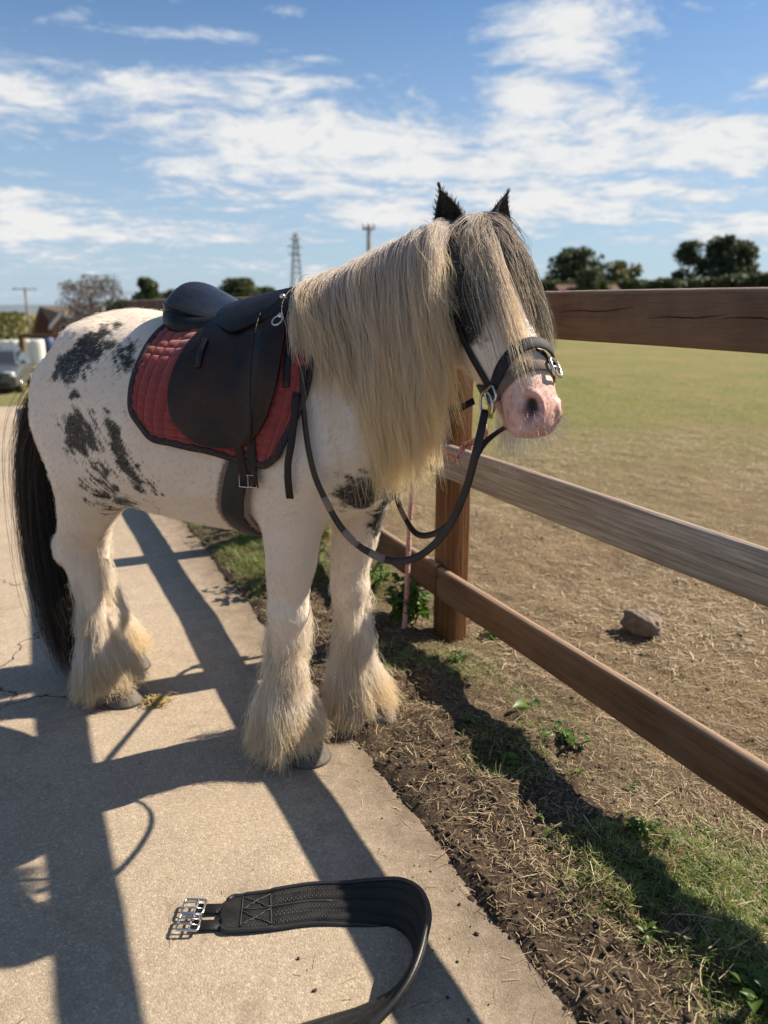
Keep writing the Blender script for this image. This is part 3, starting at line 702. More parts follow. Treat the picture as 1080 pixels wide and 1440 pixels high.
mb = MB(); mb.add(v, f); autosmooth(mb.build('seat', M_seat, sad, off=so), 60)
# piping and welt round the seat edge
for sd in (-1, 1):
    mb = MB(); mb.tube([(x+.001, sd*(hw+.004), ze-.004) for x, zm, ze, hw in S[3:-2]], .0038, 8); mb.build('piping', M_black, sad, off=so)
# stuffed panel under the cantle
for sd in (-1, 1):
    mb = MB(); rows = []
    for x, y, z, r in [(-.015, .06, 1.318, .030), (.005, .105, 1.310, .042), (.05, .132, 1.296, .046), (.10, .135, 1.285, .042), (.20, .115, 1.285, .038), (.30, .10, 1.30, .036), (.38, .085, 1.315, .030)]:
        rows.append((x, sd*y, z, 0, r*1.15, 0, 0, 0, r*.9, 1))
    loft(mb, rows, 36, 16, .9); mb.build('panel', M_black, sad, off=so)
    # skirt over the stirrup bar
    fl = [(.205, 58), (.205, 63), (.215, 70)]; fr = [(.438, 62), (.445, 67), (.425, 75)]
    fb = [fl[0], (.24, 53), (.28, 50), (.32, 52), (.39, 59), fr[0]]; ft = [fl[-1], (.26, 71), (.32, 73), (.38, 74), fr[-1]]
    pk = []
    Gs = coons(fl, fr, fb, ft, 44, 16)
    shell('skirt', Gs, lambda u, w: .036+.012*math.sin(min(1, w)*1.5)-.008*(1-w)*u, .005, M_black, sad, so, sd > 0)
# pommel arch
mb = MB(); mb.tube([(.355, -.105, 1.302), (.372, -.075, 1.325), (.372, -.035, 1.342), (.372, 0, 1.348), (.372, .035, 1.342), (.372, .075, 1.325), (.355, .105, 1.302)], [.014, .016, .017, .017, .017, .016, .014], 10)
mb.build('pommel', M_black, sad, off=so)
for (x, th, o_) in ((.405, 68, .052), (.43, 58, .051)):
    p, n = surf(x, th, o_); MB().ball(p, (.008, .008, .008), 12, 8).build('stud', M_steel, sad, off=so)
p, n = surf(.425, 56, .050); mb = MB(); t1 = n.orthogonal().normalized(); t2 = n.cross(t1)
mb.tube([p+t1*(.015*math.cos(a))+t2*(.013*math.sin(a)) for a in np.linspace(0, 2*math.pi, 16, endpoint=False)], .0028, 6, True); mb.build('dee_ring', M_steel, sad, off=so)
p, n = surf(.215, 45, .034); q, _ = surf(.222, 30, .034); MB().strap([p, (p+q)/2+n*.004, q], n, .018, .004).build('stirrup_keeper', M_black, sad, off=so)
# girth straps and a loose strap in front of the flap
for x0, x1 in ((.335, .350), (.372, .388)):
    pts = []; ns = []
    for t in np.linspace(0, 1, 9):
        p, n = side(x0+(x1-x0)*t, 1.02-.13*t, .024-.004*t); pts.append(p); ns.append(n)
    MB().strap(pts, ns, .024, .005).build('girth_strap', M_strap, sad, off=so)
pts = []; ns = []
for t in np.linspace(0, 1, 16):
    p, n = side(.500-.014*t+.006*math.sin(t*4), 1.13-.255*t, .020+.006*math.sin(t*3)); pts.append(p); ns.append(n)
MB().strap(pts, ns, .020, .005).build('loose_strap', M_strap, sad, off=so)
pts = []; ns = []
for t in np.linspace(0, 1, 12):
    p, n = surf(.455+.02*t, 60-34*t, .022); pts.append(p); ns.append(n)
MB().strap(pts, ns, .020, .006).build('front_strap', M_black, sad, off=so)

# girth in use, with fleecy edge
gir, go_ = on_horse('girth', 'black girth with fleecy edges buckled round the belly of the horse', 'girth', (.40, 0, .72))
pts = []; ns = []
for t in np.linspace(0, 1, 40):
    th = -10-80*t; h = surf(.368-.095*min(1, t*2.2)**.8, th, .010); pts.append(h[0]); ns.append(h[1])
pts += [Vector((p.x, -p.y, p.z)) for p in reversed(pts[:-1])]; ns += [Vector((p.x, -p.y, p.z)) for p in reversed(ns[:-1])]
MB().strap([p-n*.004 for p, n in zip(pts, ns)], ns, .088, .010).build('fleece', simple('fleece', (.30, .22, .17), .95, scale=80), gir, off=go_)
MB().strap([p+n*.004 for p, n in zip(pts, ns)], ns, .066, .009).build('webbing', simple('girth_webbing', (.010, .010, .012), .6, scale=60), gir, off=go_)
M_fl = hair_mat('fleece_hair', (.42, .32, .26), (.50, .40, .33), trans=.3, tint=False)
gi = np.random.default_rng(5); hp_ = []
for i in range(1, 39):
    d = (pts[i+1]-pts[i-1]).normalized(); w = d.cross(ns[i]).normalized()
    for e in (-1, 1):
        for _ in range(46):
            r0 = pts[i]+d*gi.uniform(-.008, .008)+w*(e*gi.uniform(.034, .044)); dr = (w*e*.6+ns[i]*.5+Vector(gi.normal(0, .4, 3))).normalized()
            hp_.append([tuple(r0-Vector(go_)+dr*(q*gi.uniform(.004, .012))) for q in (0, .5, 1)])
curves('fleece_pile', np.array(hp_), .0005, .0003, M_fl, gir)
for dx in (-.018, .018):
    p, n = side(.362+dx, .905, .022); c = p
    mb = MB(); mb.tube([c+Vector((a, -.001, b_)) for a, b_ in ((-.014, -.016), (.014, -.016), (.014, .016), (-.014, .016))], .0022, 6, True); mb.build('buckle', M_steel, gir, off=go_)

# head: bridle and headcollar
def ring(q, phis, off=.004, dc=.075):
    out = []; nr = []
    for ph in phis:
        d = (HS*math.cos(R(ph))+HN*math.sin(R(ph))).normalized(); c = hp(q if not callable(q) else q(ph), 0, dc)
        h = BV.ray_cast(c+d*.15, -d); p = h[0] if h[0] is not None else c+d*.07
        out.append(p+d*(off if not callable(off) else off(ph))); nr.append(d)
    return out, nr
BR = tuple(hp(.0, 0, .06))
bri, bo = on_horse('bridle', 'dark leather bridle with looped reins on the head of the horse', 'bridle', BR)
M_navy = simple('navy_webbing', (.0045, .0055, .011), .7, scale=200, bump=.4)
M_web, nt, b = mat('brown_webbing'); v = obc(nt); wv = nt.n('ShaderNodeTexWave', {'Vector': v, 'Scale': 130.0, 'Distortion': .5})
nt.set(b, 'Base Color', nt.ramp(wv.outputs[0], [(.2, (.10, .075, .06)), (.8, (.22, .17, .135))])); nt.set(b, 'Roughness', .85); nt.set(b, 'Normal', nt.bump(wv.outputs[0], .5, .002))
ph = list(range(-170, 191, 8))
pts, nr = ring(lambda a: .335+.055*math.cos(R(a))**2, ph, lambda a: .006+.012*max(0, math.sin(R(a)))); MB().strap(pts, nr, .030, .006).build('noseband', M_navy, bri, off=bo)
for sd in (1, -1):
    a = hp(.375, sd*.075, .085); pts = []; nr = []
    for t in np.linspace(0, 1, 26):
        q = .385-.40*t; s_ = sd*(.12); d_ = .085+.02*math.sin(t*math.pi)-.03*t
        h = BV.ray_cast(hp(q, sd*.35, d_), -HS*sd); p = h[0] if h[0] is not None else hp(q, sd*.07, d_); pts.append(p+HS*sd*.006); nr.append(HS*sd)
    MB().strap(pts, nr, .020, .005).build('cheekpiece', M_strap, bri, off=bo)
    c = pts[17]+HS*sd*.006; mb = MB(); mb.tube([c+HA*x+HN*y for x, y in ((-.014, -.013), (.014, -.013), (.014, .013), (-.014, .013))], .0024, 6, True); mb.build('buckle', M_steel, bri, off=bo)
    c = hp(.418, sd*.084, .100); mb = MB(); mb.tube([c+HA*(.030*math.cos(t))+HN*(.026*math.sin(t)) for t in np.linspace(0, 2*math.pi, 24, endpoint=False)], .0034, 8, True); mb.build('bit_ring', M_steel, bri, off=bo)
pts = []; nr = []
for t in np.linspace(-1, 1, 22):
    d = (HS*math.sin(t*1.5)+Vector((-.3, 0, .9))*math.cos(t*1.5)).normalized(); c = hp(-.02, 0, .085); h = BV.ray_cast(c+d*.3, -d)
    if h[0] is not None: pts.append(h[0]+d*.005); nr.append(d)
MB().strap(pts, nr, .024, .005).build('headpiece', M_strap, bri, off=bo)
def reinpath(P, n): return [Vector(p) for p in catmull(np.array(P), n)]
M_rein, nt, b = mat('rein_leather'); v = obc(nt); st_ = nt.n('ShaderNodeSeparateXYZ', {0: v}).outputs['Z']
nt.set(b, 'Base Color', nt.ramp(nt.noise(v, 30, 4), [(.35, (.008, .006, .005)), (.7, (.026, .017, .013))])); nt.set(b, 'Roughness', .52); nt.set(b, 'Normal', nt.bump(nt.noise(v, 300, 2), .3, .001))
rb = hp(.43, .088, .105)
rp = reinpath([(.515, -.238, 1.20), (.524, -.250, 1.10), (.545, -.262, .99), (.570, -.255, .90), (.632, -.235, .785), (.725, -.215, .727), (.815, -.21, .742), (.890, -.205, .818), (.935, -.20, .92), (.962, -.20, 1.03), tuple(rb)], 70)
nr = [Vector((-.35, -.9, .25)).lerp(Vector((.25, -.9, .3)), i/69).normalized() for i in range(70)]
rein1 = MB().strap(rp, nr, .019, .0045).build('rein', M_rein, bri, off=bo)
M_grip = simple('rein_grip', (.20, .155, .13), .8, scale=120, bump=.5)
for a, b_ in ((27, 31), (32, 36), (22, 25)):
    MB().strap([p for p in rp[a:b_]], nr[a:b_], .0205, .0062).build('grip', M_grip, rein1, off=bo)
lb = hp(.43, -.05, .16)
lp = reinpath([(.50, .20, 1.10), (.555, .175, .93), (.597, .12, .817), (.632, .11, .750), (.695, .06, .715), (.775, .0, .742), (.86, -.08, .815), (.925, -.17, .92), (.965, -.17, 1.03), tuple(lb)], 60)
nl = [Vector((-.2, -.9, .35)).normalized()]*60
rein2 = MB().strap(lp, nl, .018, .0045).build('rein', M_rein, bri, off=bo)
MB().strap(lp[17:22], nl[17:22], .0195, .0062).build('grip', M_grip, rein2, off=bo)
p = hp(.36, .05, .195); MB().strap([p, p-HN*.035-HS*.0+Vector((-.02, 0, -.004)), p-HN*.06+Vector((-.05, 0, 0))], Vector((0, -1, .2)), .018, .005).build('curb_strap', M_strap, bri, off=bo)

hc, ho_ = on_horse('headcollar', 'brown webbing headcollar with steel buckle worn over the pink muzzle', 'headcollar', tuple(hp(.40, 0, .07)))
pts, nr = ring(lambda a: .385+.022*math.cos(R(a))**2, ph, .006); MB().strap(pts, nr, .026, .005).build('noseband', M_web, hc, off=ho_)
pt, nn = ring(.392, [118], .016); c = pt[0]; side_ = HA.cross(nn[0]).normalized()
bk = MB(); bk.tube([c+HA*(x*.021)+side_*(y*.019) for x, y in ((-1, -.7), (-.7, -1), (.7, -1), (1, -.7), (1, .7), (.7, 1), (-.7, 1), (-1, .7))], .0042, 8, True); bk.tube([c+side_*.019, c-side_*.017+nn[0]*.004], .002, 6); bk.build('buckle', M_steel, hc, off=ho_)
pts = [hp(.335, -.015, -.012), hp(.35, -.04, -.006), hp(.365, -.058, .012), hp(.385, -.066, .03)]; MB().strap(reinpath(pts, 10), [HN-HS*.8]*10, .024, .005).build('buckle_strap', M_navy, hc, off=ho_)
c = hp(.408, .083, .075); sq = MB(); sq.tube([c+HA*x+HN*y for x, y in ((-.018, -.014), (-.012, -.02), (.012, -.02), (.018, -.014), (.018, .014), (.012, .02), (-.012, .02), (-.018, .014))], .0032, 8, True); sq.build('square_ring', M_steel, hc, off=ho_)
c = hp(.435, .080, .092); MB().ball(c, (.010, .008, .012), 12, 8).tube([c, c+Vector((0, -.004, -.022))], .005, 8).build('yellow_clip', simple('yellow_rubber', (.45, .28, .03), .5), hc, off=ho_)
# ---------------------------------------------------------------- sky
wt = NT(world.node_tree); wo = wt.n('ShaderNodeOutputWorld'); bg = wt.n('ShaderNodeBackground'); world.node_tree.links.new(bg.outputs[0], wo.inputs[0])
sky = wt.n('ShaderNodeTexSky', sky_type='NISHITA', sun_disc=False, sun_elevation=R(44), sun_rotation=math.atan2(.935, .355), altitude=60, air_density=1.0, dust_density=.6, ozone_density=2.0)
wv = wt.vmath('NORMALIZE', wt.n('ShaderNodeTexCoord').outputs['Generated'])
sx = wt.n('ShaderNodeSeparateXYZ', {0: wv}); dx, dy, dz = sx.outputs
az = wt.math('ARCTAN2', dx, dy); el = wt.math('ARCSINE', dz)
den = wt.math('ADD', wt.math('MAXIMUM', dz, 0.0), .13)
cv = wt.n('ShaderNodeCombineXYZ', {0: wt.math('DIVIDE', dx, den), 1: wt.math('DIVIDE', dy, den), 2: 0.0})
warp = wt.n('ShaderNodeTexNoise', {'Vector': cv, 'Scale': 1.1, 'Detail': 3.0}).outputs['Color']
cvw = wt.vmath('ADD', cv, wt.vmath('SCALE', wt.vmath('SUBTRACT', warp, (.5, .5, .5)), .55))
f1 = wt.noise(cvw, 1.5, 9, .56); f2 = wt.noise(cvw, 5.0, 10, .66); f5 = wt.noise(cvw, 13.0, 9, .7)
mpv = wt.n('ShaderNodeMapping'); wt.set(mpv, 'Vector', cvw); wt.set(mpv, 'Rotation', (0, 0, .5)); wt.set(mpv, 'Scale', (.8, 3.2, 1)); f3 = wt.noise(mpv, 1.3, 9, .62)
# cloud banks where the sky holds them: px, py of their middle, half sizes, weight
BANKS = [(800, 50, 95, 90, .95), (730, 128, 75, 36, .8), (875, 158, 60, 26, .6), (240, 135, 190, 46, .60), (430, 165, 190, 48, .52), (330, 215, 190, 36, .5), (640, 212, 240, 34, .58), (880, 222, 230, 36, .62), (1030, 195, 80, 34, .75), (10, 125, 70, 46, .55),
         (25, 300, 52, 30, 1.0), (190, 332, 190, 13, .75), (530, 298, 60, 24, .8), (592, 246, 26, 15, .8), (855, 294, 60, 17, .95), (750, 288, 58, 20, .85), (902, 268, 22, 9, .8), (980, 276, 34, 8, .7), (1065, 318, 40, 22, .8), (990, 325, 26, 14, .6),
         (325, 54, 52, 16, .62), (1075, 112, 24, 11, .8), (400, 16, 44, 10, .45), (110, 18, 34, 14, .4), (940, 110, 26, 9, .45), (936, 48, 18, 8, .4), (470, 75, 40, 14, .4), (230, 50, 40, 10, .3),
         (540, 265, 620, 60, .34), (540, 345, 640, 50, .22), (520, 55, 140, 45, -.35), (130, 215, 70, 26, -.3), (1000, 60, 70, 60, -.3), (640, 130, 60, 40, -.3), (120, 70, 110, 22, -.25)]
acc = 0.0
for px, py, rx, ry, w in BANKS:
    a0, e0 = az_el(px, py); a1, _ = az_el(px+rx, py); _, e1 = az_el(px, py-ry)
    u = wt.math('MULTIPLY', wt.math('SUBTRACT', az, a0), 1/(a1-a0)); v_ = wt.math('MULTIPLY', wt.math('SUBTRACT', el, e0), 1/(e1-e0))
    r2 = wt.math('ADD', wt.math('MULTIPLY', u, u), wt.math('MULTIPLY', v_, v_))
    gsn = wt.math('MULTIPLY', wt.math('EXPONENT', wt.math('MULTIPLY', r2, -.9)), w); acc = wt.math('ADD', acc, gsn)
base = wt.math('ADD', wt.math('MULTIPLY', wt.math('SUBTRACT', f1, .5), 1.15), wt.math('ADD', wt.math('MULTIPLY', wt.math('SUBTRACT', f2, .5), 1.9), wt.math('MULTIPLY', wt.math('SUBTRACT', f5, .5), 1.4)))
base = wt.math('ADD', base, wt.math('MULTIPLY', wt.math('SUBTRACT', f3, .5), 1.1))
lv = wt.n('ShaderNodeCombineXYZ', {0: wt.math('MULTIPLY', az, 5.0), 1: wt.math('MULTIPLY', el, 30.0), 2: 3.7})
f4 = wt.noise(lv, 1.1, 8, .6, .6); base = wt.math('ADD', base, wt.math('MULTIPLY', wt.math('MULTIPLY', wt.math('SUBTRACT', f4, .47), 2.2), wt.mapr(dz, .30, .10)))
beyond = wt.mapr(wt.math('ABSOLUTE', az), .5, .9, 0, .22)
dens = wt.mapr(wt.math('ADD', wt.math('ADD', acc, base), beyond), .17, .82)
dens = wt.math('POWER', dens, .9)
up_ = wt.mapr(dz, -.02, .02)
thick = wt.mapr(wt.math('ADD', wt.math('ADD', acc, base), wt.math('MULTIPLY', wt.math('SUBTRACT', f2, .5), 1.2)), .35, 1.15)
cloudc = wt.mix(thick, (5.6, 6.5, 7.8), (9.2, 9.1, 8.9))
haze = wt.mapr(dz, 0.0, .34, .72, 0.0)
skyc = wt.mix(haze, wt.mix(1.0, sky.outputs[0], (.74, .98, 1.20), 'MULTIPLY'), (5.6, 6.9, 8.3))
fin = wt.mix(wt.math('MULTIPLY', wt.math('MULTIPLY', dens, .93), up_), skyc, cloudc)
wt.set(bg, 'Color', fin); wt.set(bg, 'Strength', .05)
world.cycles.sampling_method = 'MANUAL'; world.cycles.sample_map_resolution = 512

# ---------------------------------------------------------------- ground, path, field
FN = np.array([.9052, .4250]); FS = np.array([-.4250, .9052])                # across and along the fence
def ns_of(x, y): return x*FN[0]+y*FN[1], x*FS[0]+y*FS[1]
def xy_of(n, s): return n*FN[0]+s*FS[0], n*FN[1]+s*FS[1]
def axis(segs, lo, hi):
    out = [segs[0][0]]
    for a, b_, st_ in segs: out += list(np.arange(a+st_, b_+1e-6, st_))
    st_ = segs[-1][2]
    while out[-1] < hi: st_ = min(st_*1.16, 400); out.append(out[-1]+st_)
    st_ = segs[0][2]; left = [out[0]]
    while left[-1] > lo: st_ = min(st_*1.16, 400); left.append(left[-1]-st_)
    return np.array(left[::-1][:-1]+out)
def slope_z(x, y):
    n, s = ns_of(x, y); d = np.interp(s, [11.3, 14, 28, 45, 150, 400, 2000], [0, -.22, -1.62, -1.98, -8, -10, -12])
    return d*sstep(1.2+s*.22-n, 0, 1.0+np.maximum(s, 0)*.10)
def ground_z(x, y):
    n, s = ns_of(x, y); p = np.stack([x, y, np.zeros_like(x)], 1)
    z = slope_z(x, y)
    near = np.exp(-((y-2.5)/9.0)**2)
    onpath = sstep(.80-n, -.09, .05)*sstep(11.6-s, 0, .3)
    verge = np.exp(-((n-1.22)/.24)**2)
    lump = fbm(p*6, 4, 11)*.034+fbm(p*22, 3, 12)*.017+np.abs(fbm(p*50, 2, 13))*.008
    z = z+near*lump*(.45+.9*verge)*(1-onpath)+near*(verge*.04+.012+fbm(p*9, 4, 15)*.018)*(1-onpath)+.03*fbm(p*.6, 3, 14)*(1-onpath)*sstep(n, .9, 2)
    return z-onpath*.05
gx = axis([(-5, -1, .06), (-1, 2.4, .016), (2.4, 6, .05)], -4000, 4000); gy = axis([(.6, 4.2, .016), (4.2, 7, .035), (7, 13, .08)], -30, 6000)
XX, YY = np.meshgrid(gx, gy, indexing='ij'); xf, yf = XX.ravel(), YY.ravel(); zf = ground_z(xf, yf)
I = np.arange(len(gx)*len(gy)).reshape(len(gx), len(gy))
quad = np.stack([I[:-1, :-1], I[1:, :-1], I[1:, 1:], I[:-1, 1:]], -1).reshape(-1, 4)
def fast_mesh(name, V, Q):
    me = bpy.data.meshes.new(name); me.vertices.add(len(V)); me.vertices.foreach_set('co', np.ascontiguousarray(V, dtype=np.float32).ravel())
    k = Q.shape[1]; me.loops.add(Q.size); me.loops.foreach_set('vertex_index', np.ascontiguousarray(Q, dtype=np.int32).ravel())
    me.polygons.add(len(Q)); me.polygons.foreach_set('loop_start', np.arange(0, Q.size, k, dtype=np.int32)); me.update(calc_edges=True); return me
M_gnd, nt, b = mat('field_ground')
pos = nt.n('ShaderNodeNewGeometry').outputs['Position']
sp = nt.n('ShaderNodeSeparateXYZ', {0: pos}); X_, Y_ = sp.outputs[0], sp.outputs[1]
n_ = nt.vmath('DOT_PRODUCT', pos, (.9052, .4250, 0)); s_ = nt.vmath('DOT_PRODUCT', pos, (-.4250, .9052, 0))
big = nt.noise(pos, .35, 5, .6); mid = nt.noise(pos, 3.0, 6, .65); fine = nt.noise(pos, 38, 5, .7); hair_ = nt.noise(pos, 210, 3, .7)
grn = nt.noise(pos, 150, 4, .75); soil = nt.ramp(nt.math('ADD', nt.math('MULTIPLY', fine, .55), nt.math('MULTIPLY', grn, .45)), [(.36, (.030, .022, .016)), (.50, (.095, .069, .047)), (.62, (.20, .148, .098))])
mp = nt.n('ShaderNodeMapping'); nt.set(mp, 'Vector', pos); nt.set(mp, 'Scale', (1, 5, 1)); nt.set(mp, 'Rotation', (0, 0, .7))
st1 = nt.noise(mp, 60, 4, .7); mp2 = nt.n('ShaderNodeMapping'); nt.set(mp2, 'Vector', pos); nt.set(mp2, 'Scale', (5, 1, 1)); nt.set(mp2, 'Rotation', (0, 0, -.4)); st2 = nt.noise(mp2, 70, 4, .7)
fib = nt.math('MAXIMUM', st1, st2)
straw_c = nt.ramp(fib, [(.45, (.10, .070, .042)), (.58, (.26, .19, .11)), (.70, (.50, .40, .25))])
infield = nt.mapr(nt.math('ADD', n_, nt.math('MULTIPLY', nt.math('SUBTRACT', mid, .5), .7)), 1.15, 1.75)
cover = nt.math('MULTIPLY', nt.mapr(mid, .30, .62, .35, 1.0), infield)
c0 = nt.mix(cover, soil, straw_c)
# old grass: yellow-green further out
gcol = nt.mix(nt.mapr(mid, .38, .62), (.165, .165, .040), (.095, .150, .024)); gcol = nt.mix(nt.mapr(nt.noise(pos, .55, 6, .7, .5), .42, .62), gcol, (.21, .175, .075)); gcol = nt.mix(nt.mapr(nt.noise(pos, 14, 5, .7), .40, .68), gcol, (.25, .20, .10))
gw = nt.mapr(nt.math('ADD', Y_, nt.math('MULTIPLY', nt.math('SUBTRACT', nt.noise(pos, .8, 5, .65), .5), 6.5)), 4.2, 9.5)
gw = nt.math('MULTIPLY', gw, nt.mapr(n_, 1.0, 2.5))
c1 = nt.mix(gw, c0, gcol)
lefty = nt.mapr(nt.math('ADD', s_, nt.math('MULTIPLY', nt.math('SUBTRACT', nt.noise(pos, 2.0, 4), .5), 1.2)), 11.2, 12.4)
lefty = nt.math('MULTIPLY', lefty, nt.mapr(n_, 4.0, 1.0))
c2 = nt.mix(lefty, c1, nt.mix(nt.mapr(nt.noise(pos, 1.5, 5, .7), .35, .65), (.26, .21, .10), (.10, .125, .035)))
nt.set(b, 'Base Color', c2); nt.set(b, 'Roughness', .95); nt.set(b, 'Specular IOR Level', .15)
hgt = nt.math('ADD', nt.math('MULTIPLY', fine, 1.0), nt.math('MULTIPLY', fib, .8)); nt.set(b, 'Normal', nt.bump(hgt, 1.0, .016, nt.bump(nt.noise(pos, 2.6, 5, .7), .9, .10)))
gr_o = link('field', fast_mesh('field', np.stack([xf, yf, zf], 1), quad), M_gnd); tag(gr_o, 'brown straw strewn field turning to dry green grass in the distance', None, None, 'structure')

# concrete path with a worn ragged edge
s_ax = np.arange(-1.5, 11.6, .022); us = np.r_[np.linspace(-9, -1.2, 40), np.linspace(-1.1, .6, 60), np.linspace(.62, 1.0, 26)]
edge_n = .925+np.interp(s_ax, [1, 2, 4.5, 11], [-.015, 0, .06, .08])+fbm(np.stack([s_ax*5, s_ax*0, s_ax*0], 1), 4, 41)*.028+fbm(np.stack([s_ax*26, s_ax*0, s_ax*0], 1), 2, 42)*.010
SS, UU = np.meshgrid(s_ax, us, indexing='ij'); NN = np.where(UU > .6, .6+(UU-.6)/.4*(edge_n[:, None]-.6), UU)
px_, py_ = xy_of(NN, SS); pp = np.stack([px_.ravel(), py_.ravel(), np.zeros(px_.size)], 1)
zz = fbm(pp*2.2, 4, 43)*.006+fbm(pp*18, 3, 44)*.0016; drop = np.clip((UU.ravel()-.90)/.10, 0, 1); zz = zz-drop**2*.055
pp[:, 2] = zz; J = np.arange(px_.size).reshape(px_.shape)
qd = np.stack([J[:-1, :-1], J[:-1, 1:], J[1:, 1:], J[1:, :-1]], -1).reshape(-1, 4)
M_con, nt, b = mat('concrete'); pos = nt.n('ShaderNodeNewGeometry').outputs['Position']
big = nt.noise(pos, 1.1, 6, .6); mid = nt.noise(pos, 9, 6, .7); agg = nt.voro(pos, 230); aggc = nt.n('ShaderNodeTexVoronoi', {'Vector': pos, 'Scale': 230.0}).outputs['Color']
tone = nt.n('ShaderNodeSeparateColor', {0: aggc}).outputs[0]
cb = nt.mix(nt.mapr(big, .32, .68), (.33, .27, .20), (.43, .36, .275)); cb = nt.mix(nt.mapr(mid, .3, .75, 0, .55), cb, (.25, .20, .148))
cb = nt.mix(nt.mapr(tone, .70, .97, 0, .55), cb, (.58, .50, .39)); cb = nt.mix(nt.mapr(tone, .30, .04, 0, .5), cb, (.19, .152, .112)); cb = nt.mix(nt.mapr(nt.noise(pos, 60, 4, .7), .35, .7, 0, .45), cb, (.27, .215, .158))
ck = nt.n('ShaderNodeTexVoronoi', {'Vector': nt.vmath('ADD', pos, nt.vmath('SCALE', nt.n('ShaderNodeTexNoise', {'Vector': pos, 'Scale': 3.0, 'Detail': 5.0}).outputs['Color'], .5)), 'Scale': .62}, feature='DISTANCE_TO_EDGE').outputs[0]
cb = nt.mix(nt.math('MULTIPLY', nt.mapr(ck, .0045, .0015), nt.mapr(nt.noise(pos, .9, 3), .45, .6)), cb, (.06, .048, .036))
spt = nt.noise(pos, 26, 3, .6); cb = nt.mix(nt.mapr(spt, .69, .76, 0, .75), cb, (.11, .085, .062)); cb = nt.mix(nt.math('MULTIPLY', nt.mapr(nt.noise(pos, 2.6, 6, .75, .8), .54, .66), .38), cb, (.17, .135, .10))
n_ = nt.vmath('DOT_PRODUCT', pos, (.9052, .4250, 0)); dirt = nt.mapr(nt.math('ADD', n_, nt.math('MULTIPLY', nt.math('SUBTRACT', nt.noise(pos, 14, 5, .7), .5), .42)), .56, .92)
cb = nt.mix(nt.math('MULTIPLY', dirt, .9), cb, (.105, .078, .054))
nt.set(b, 'Base Color', cb); nt.set(b, 'Roughness', .9); nt.set(b, 'Specular IOR Level', .25)
grit = nt.math('ADD', nt.math('MULTIPLY', agg, -.8), nt.math('MULTIPLY', nt.noise(pos, 420, 3, .7), .7)); nt.set(b, 'Normal', nt.bump(grit, .55, .003, nt.bump(mid, .35, .012)))
pth = link('path', fast_mesh('path', pp, qd), M_con); tag(pth, 'pale worn concrete path beside the timber fence', None, None, 'structure')
GV = BVHTree.FromPolygons([tuple(p) for p in np.stack([xf, yf, zf], 1)], quad.tolist())
def gz(x, y):
    h = GV.ray_cast(Vector((x, y, 5)), Vector((0, 0, -1))); return h[0].z if h[0] is not None else 0.0

# far hill behind the houses
hx = np.linspace(-3200, 1200, 160); v = []; f = []
for i, x in enumerate(hx):
    y = 1500; h = -3+6*float(fbm(np.array([[x*.004, 0, 0]]), 4, 51)[0])+3*math.exp(-((x+800)/220)**2)
    v += [(x, y-900, -16), (x, y-350, h*.6-5), (x, y, h), (x, y+500, -40)]
for i in range(159):
    for k in range(3): f.append((i*4+k, (i+1)*4+k, (i+1)*4+k+1, i*4+k+1))
M_hill, nt, b = mat('hazy_hill_side'); pos = nt.n('ShaderNodeNewGeometry').outputs['Position']
nt.set(b, 'Base Color', nt.ramp(nt.noise(pos, .012, 6, .7), [(.35, (.07, .10, .14)), (.65, (.13, .165, .19))])); nt.set(b, 'Roughness', 1.0)  # distance haze is put into the bluish base colour
tag(link('hills', mesh('hills', v, f), M_hill), 'low hills tinted haze blue on the horizon behind the houses', None, None, 'structure')
# ---------------------------------------------------------------- fence
def wood(name, c0, c1, c2, along='Z', wear=.5):
    """grain runs along local X"""
    m, nt, b = mat(name); v = obc(nt); oi = nt.n('ShaderNodeObjectInfo').outputs['Random']
    off = nt.n('ShaderNodeCombineXYZ', {0: nt.math('MULTIPLY', oi, 30.0), 1: nt.math('MULTIPLY', oi, 7.0), 2: oi})
    v = nt.vmath('ADD', v, off)
    mp = nt.n('ShaderNodeMapping'); nt.set(mp, 'Vector', v); nt.set(mp, 'Scale', (1.3, 22, 22)); g1 = nt.noise(mp, 1.6, 6, .65, 1.2)
    mp2 = nt.n('ShaderNodeMapping'); nt.set(mp2, 'Vector', v); nt.set(mp2, 'Scale', (3, 130, 130)); g2 = nt.noise(mp2, 1.0, 4, .7)
    bl = nt.noise(v, 2.2, 5, .6)
    c = nt.mix(nt.mapr(g1, .36, .62), c0, c1); c = nt.mix(nt.math('MULTIPLY', nt.mapr(g2, .40, .66), .8), c, tuple(q*.55 for q in c0))
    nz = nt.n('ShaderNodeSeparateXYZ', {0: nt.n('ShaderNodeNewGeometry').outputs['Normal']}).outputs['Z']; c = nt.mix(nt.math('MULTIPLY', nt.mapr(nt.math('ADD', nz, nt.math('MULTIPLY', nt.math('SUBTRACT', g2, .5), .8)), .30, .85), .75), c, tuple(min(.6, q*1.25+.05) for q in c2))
    wr = nt.mapr(nt.math('ADD', bl, nt.math('MULTIPLY', nt.math('SUBTRACT', g2, .5), .35)), .42, .68); c = nt.mix(nt.math('MULTIPLY', wr, wear), c, c2)
    kn = nt.voro(v, 3.1); c = nt.mix(nt.mapr(kn, .055, .02), c, tuple(x*.35 for x in c0))
    nt.set(b, 'Base Color', c); nt.set(b, 'Roughness', .78); nt.set(b, 'Specular IOR Level', .3)
    h = nt.math('ADD', g1, nt.math('MULTIPLY', g2, 1.0)); nt.set(b, 'Normal', nt.bump(h, .75, .006)); return m
M_brown = wood('stained_brown_wood', (.085, .038, .015), (.21, .098, .038), (.24, .16, .10), wear=.5)
M_top = wood('worn_brown_wood', (.060, .028, .014), (.14, .066, .032), (.25, .175, .12), wear=.5)
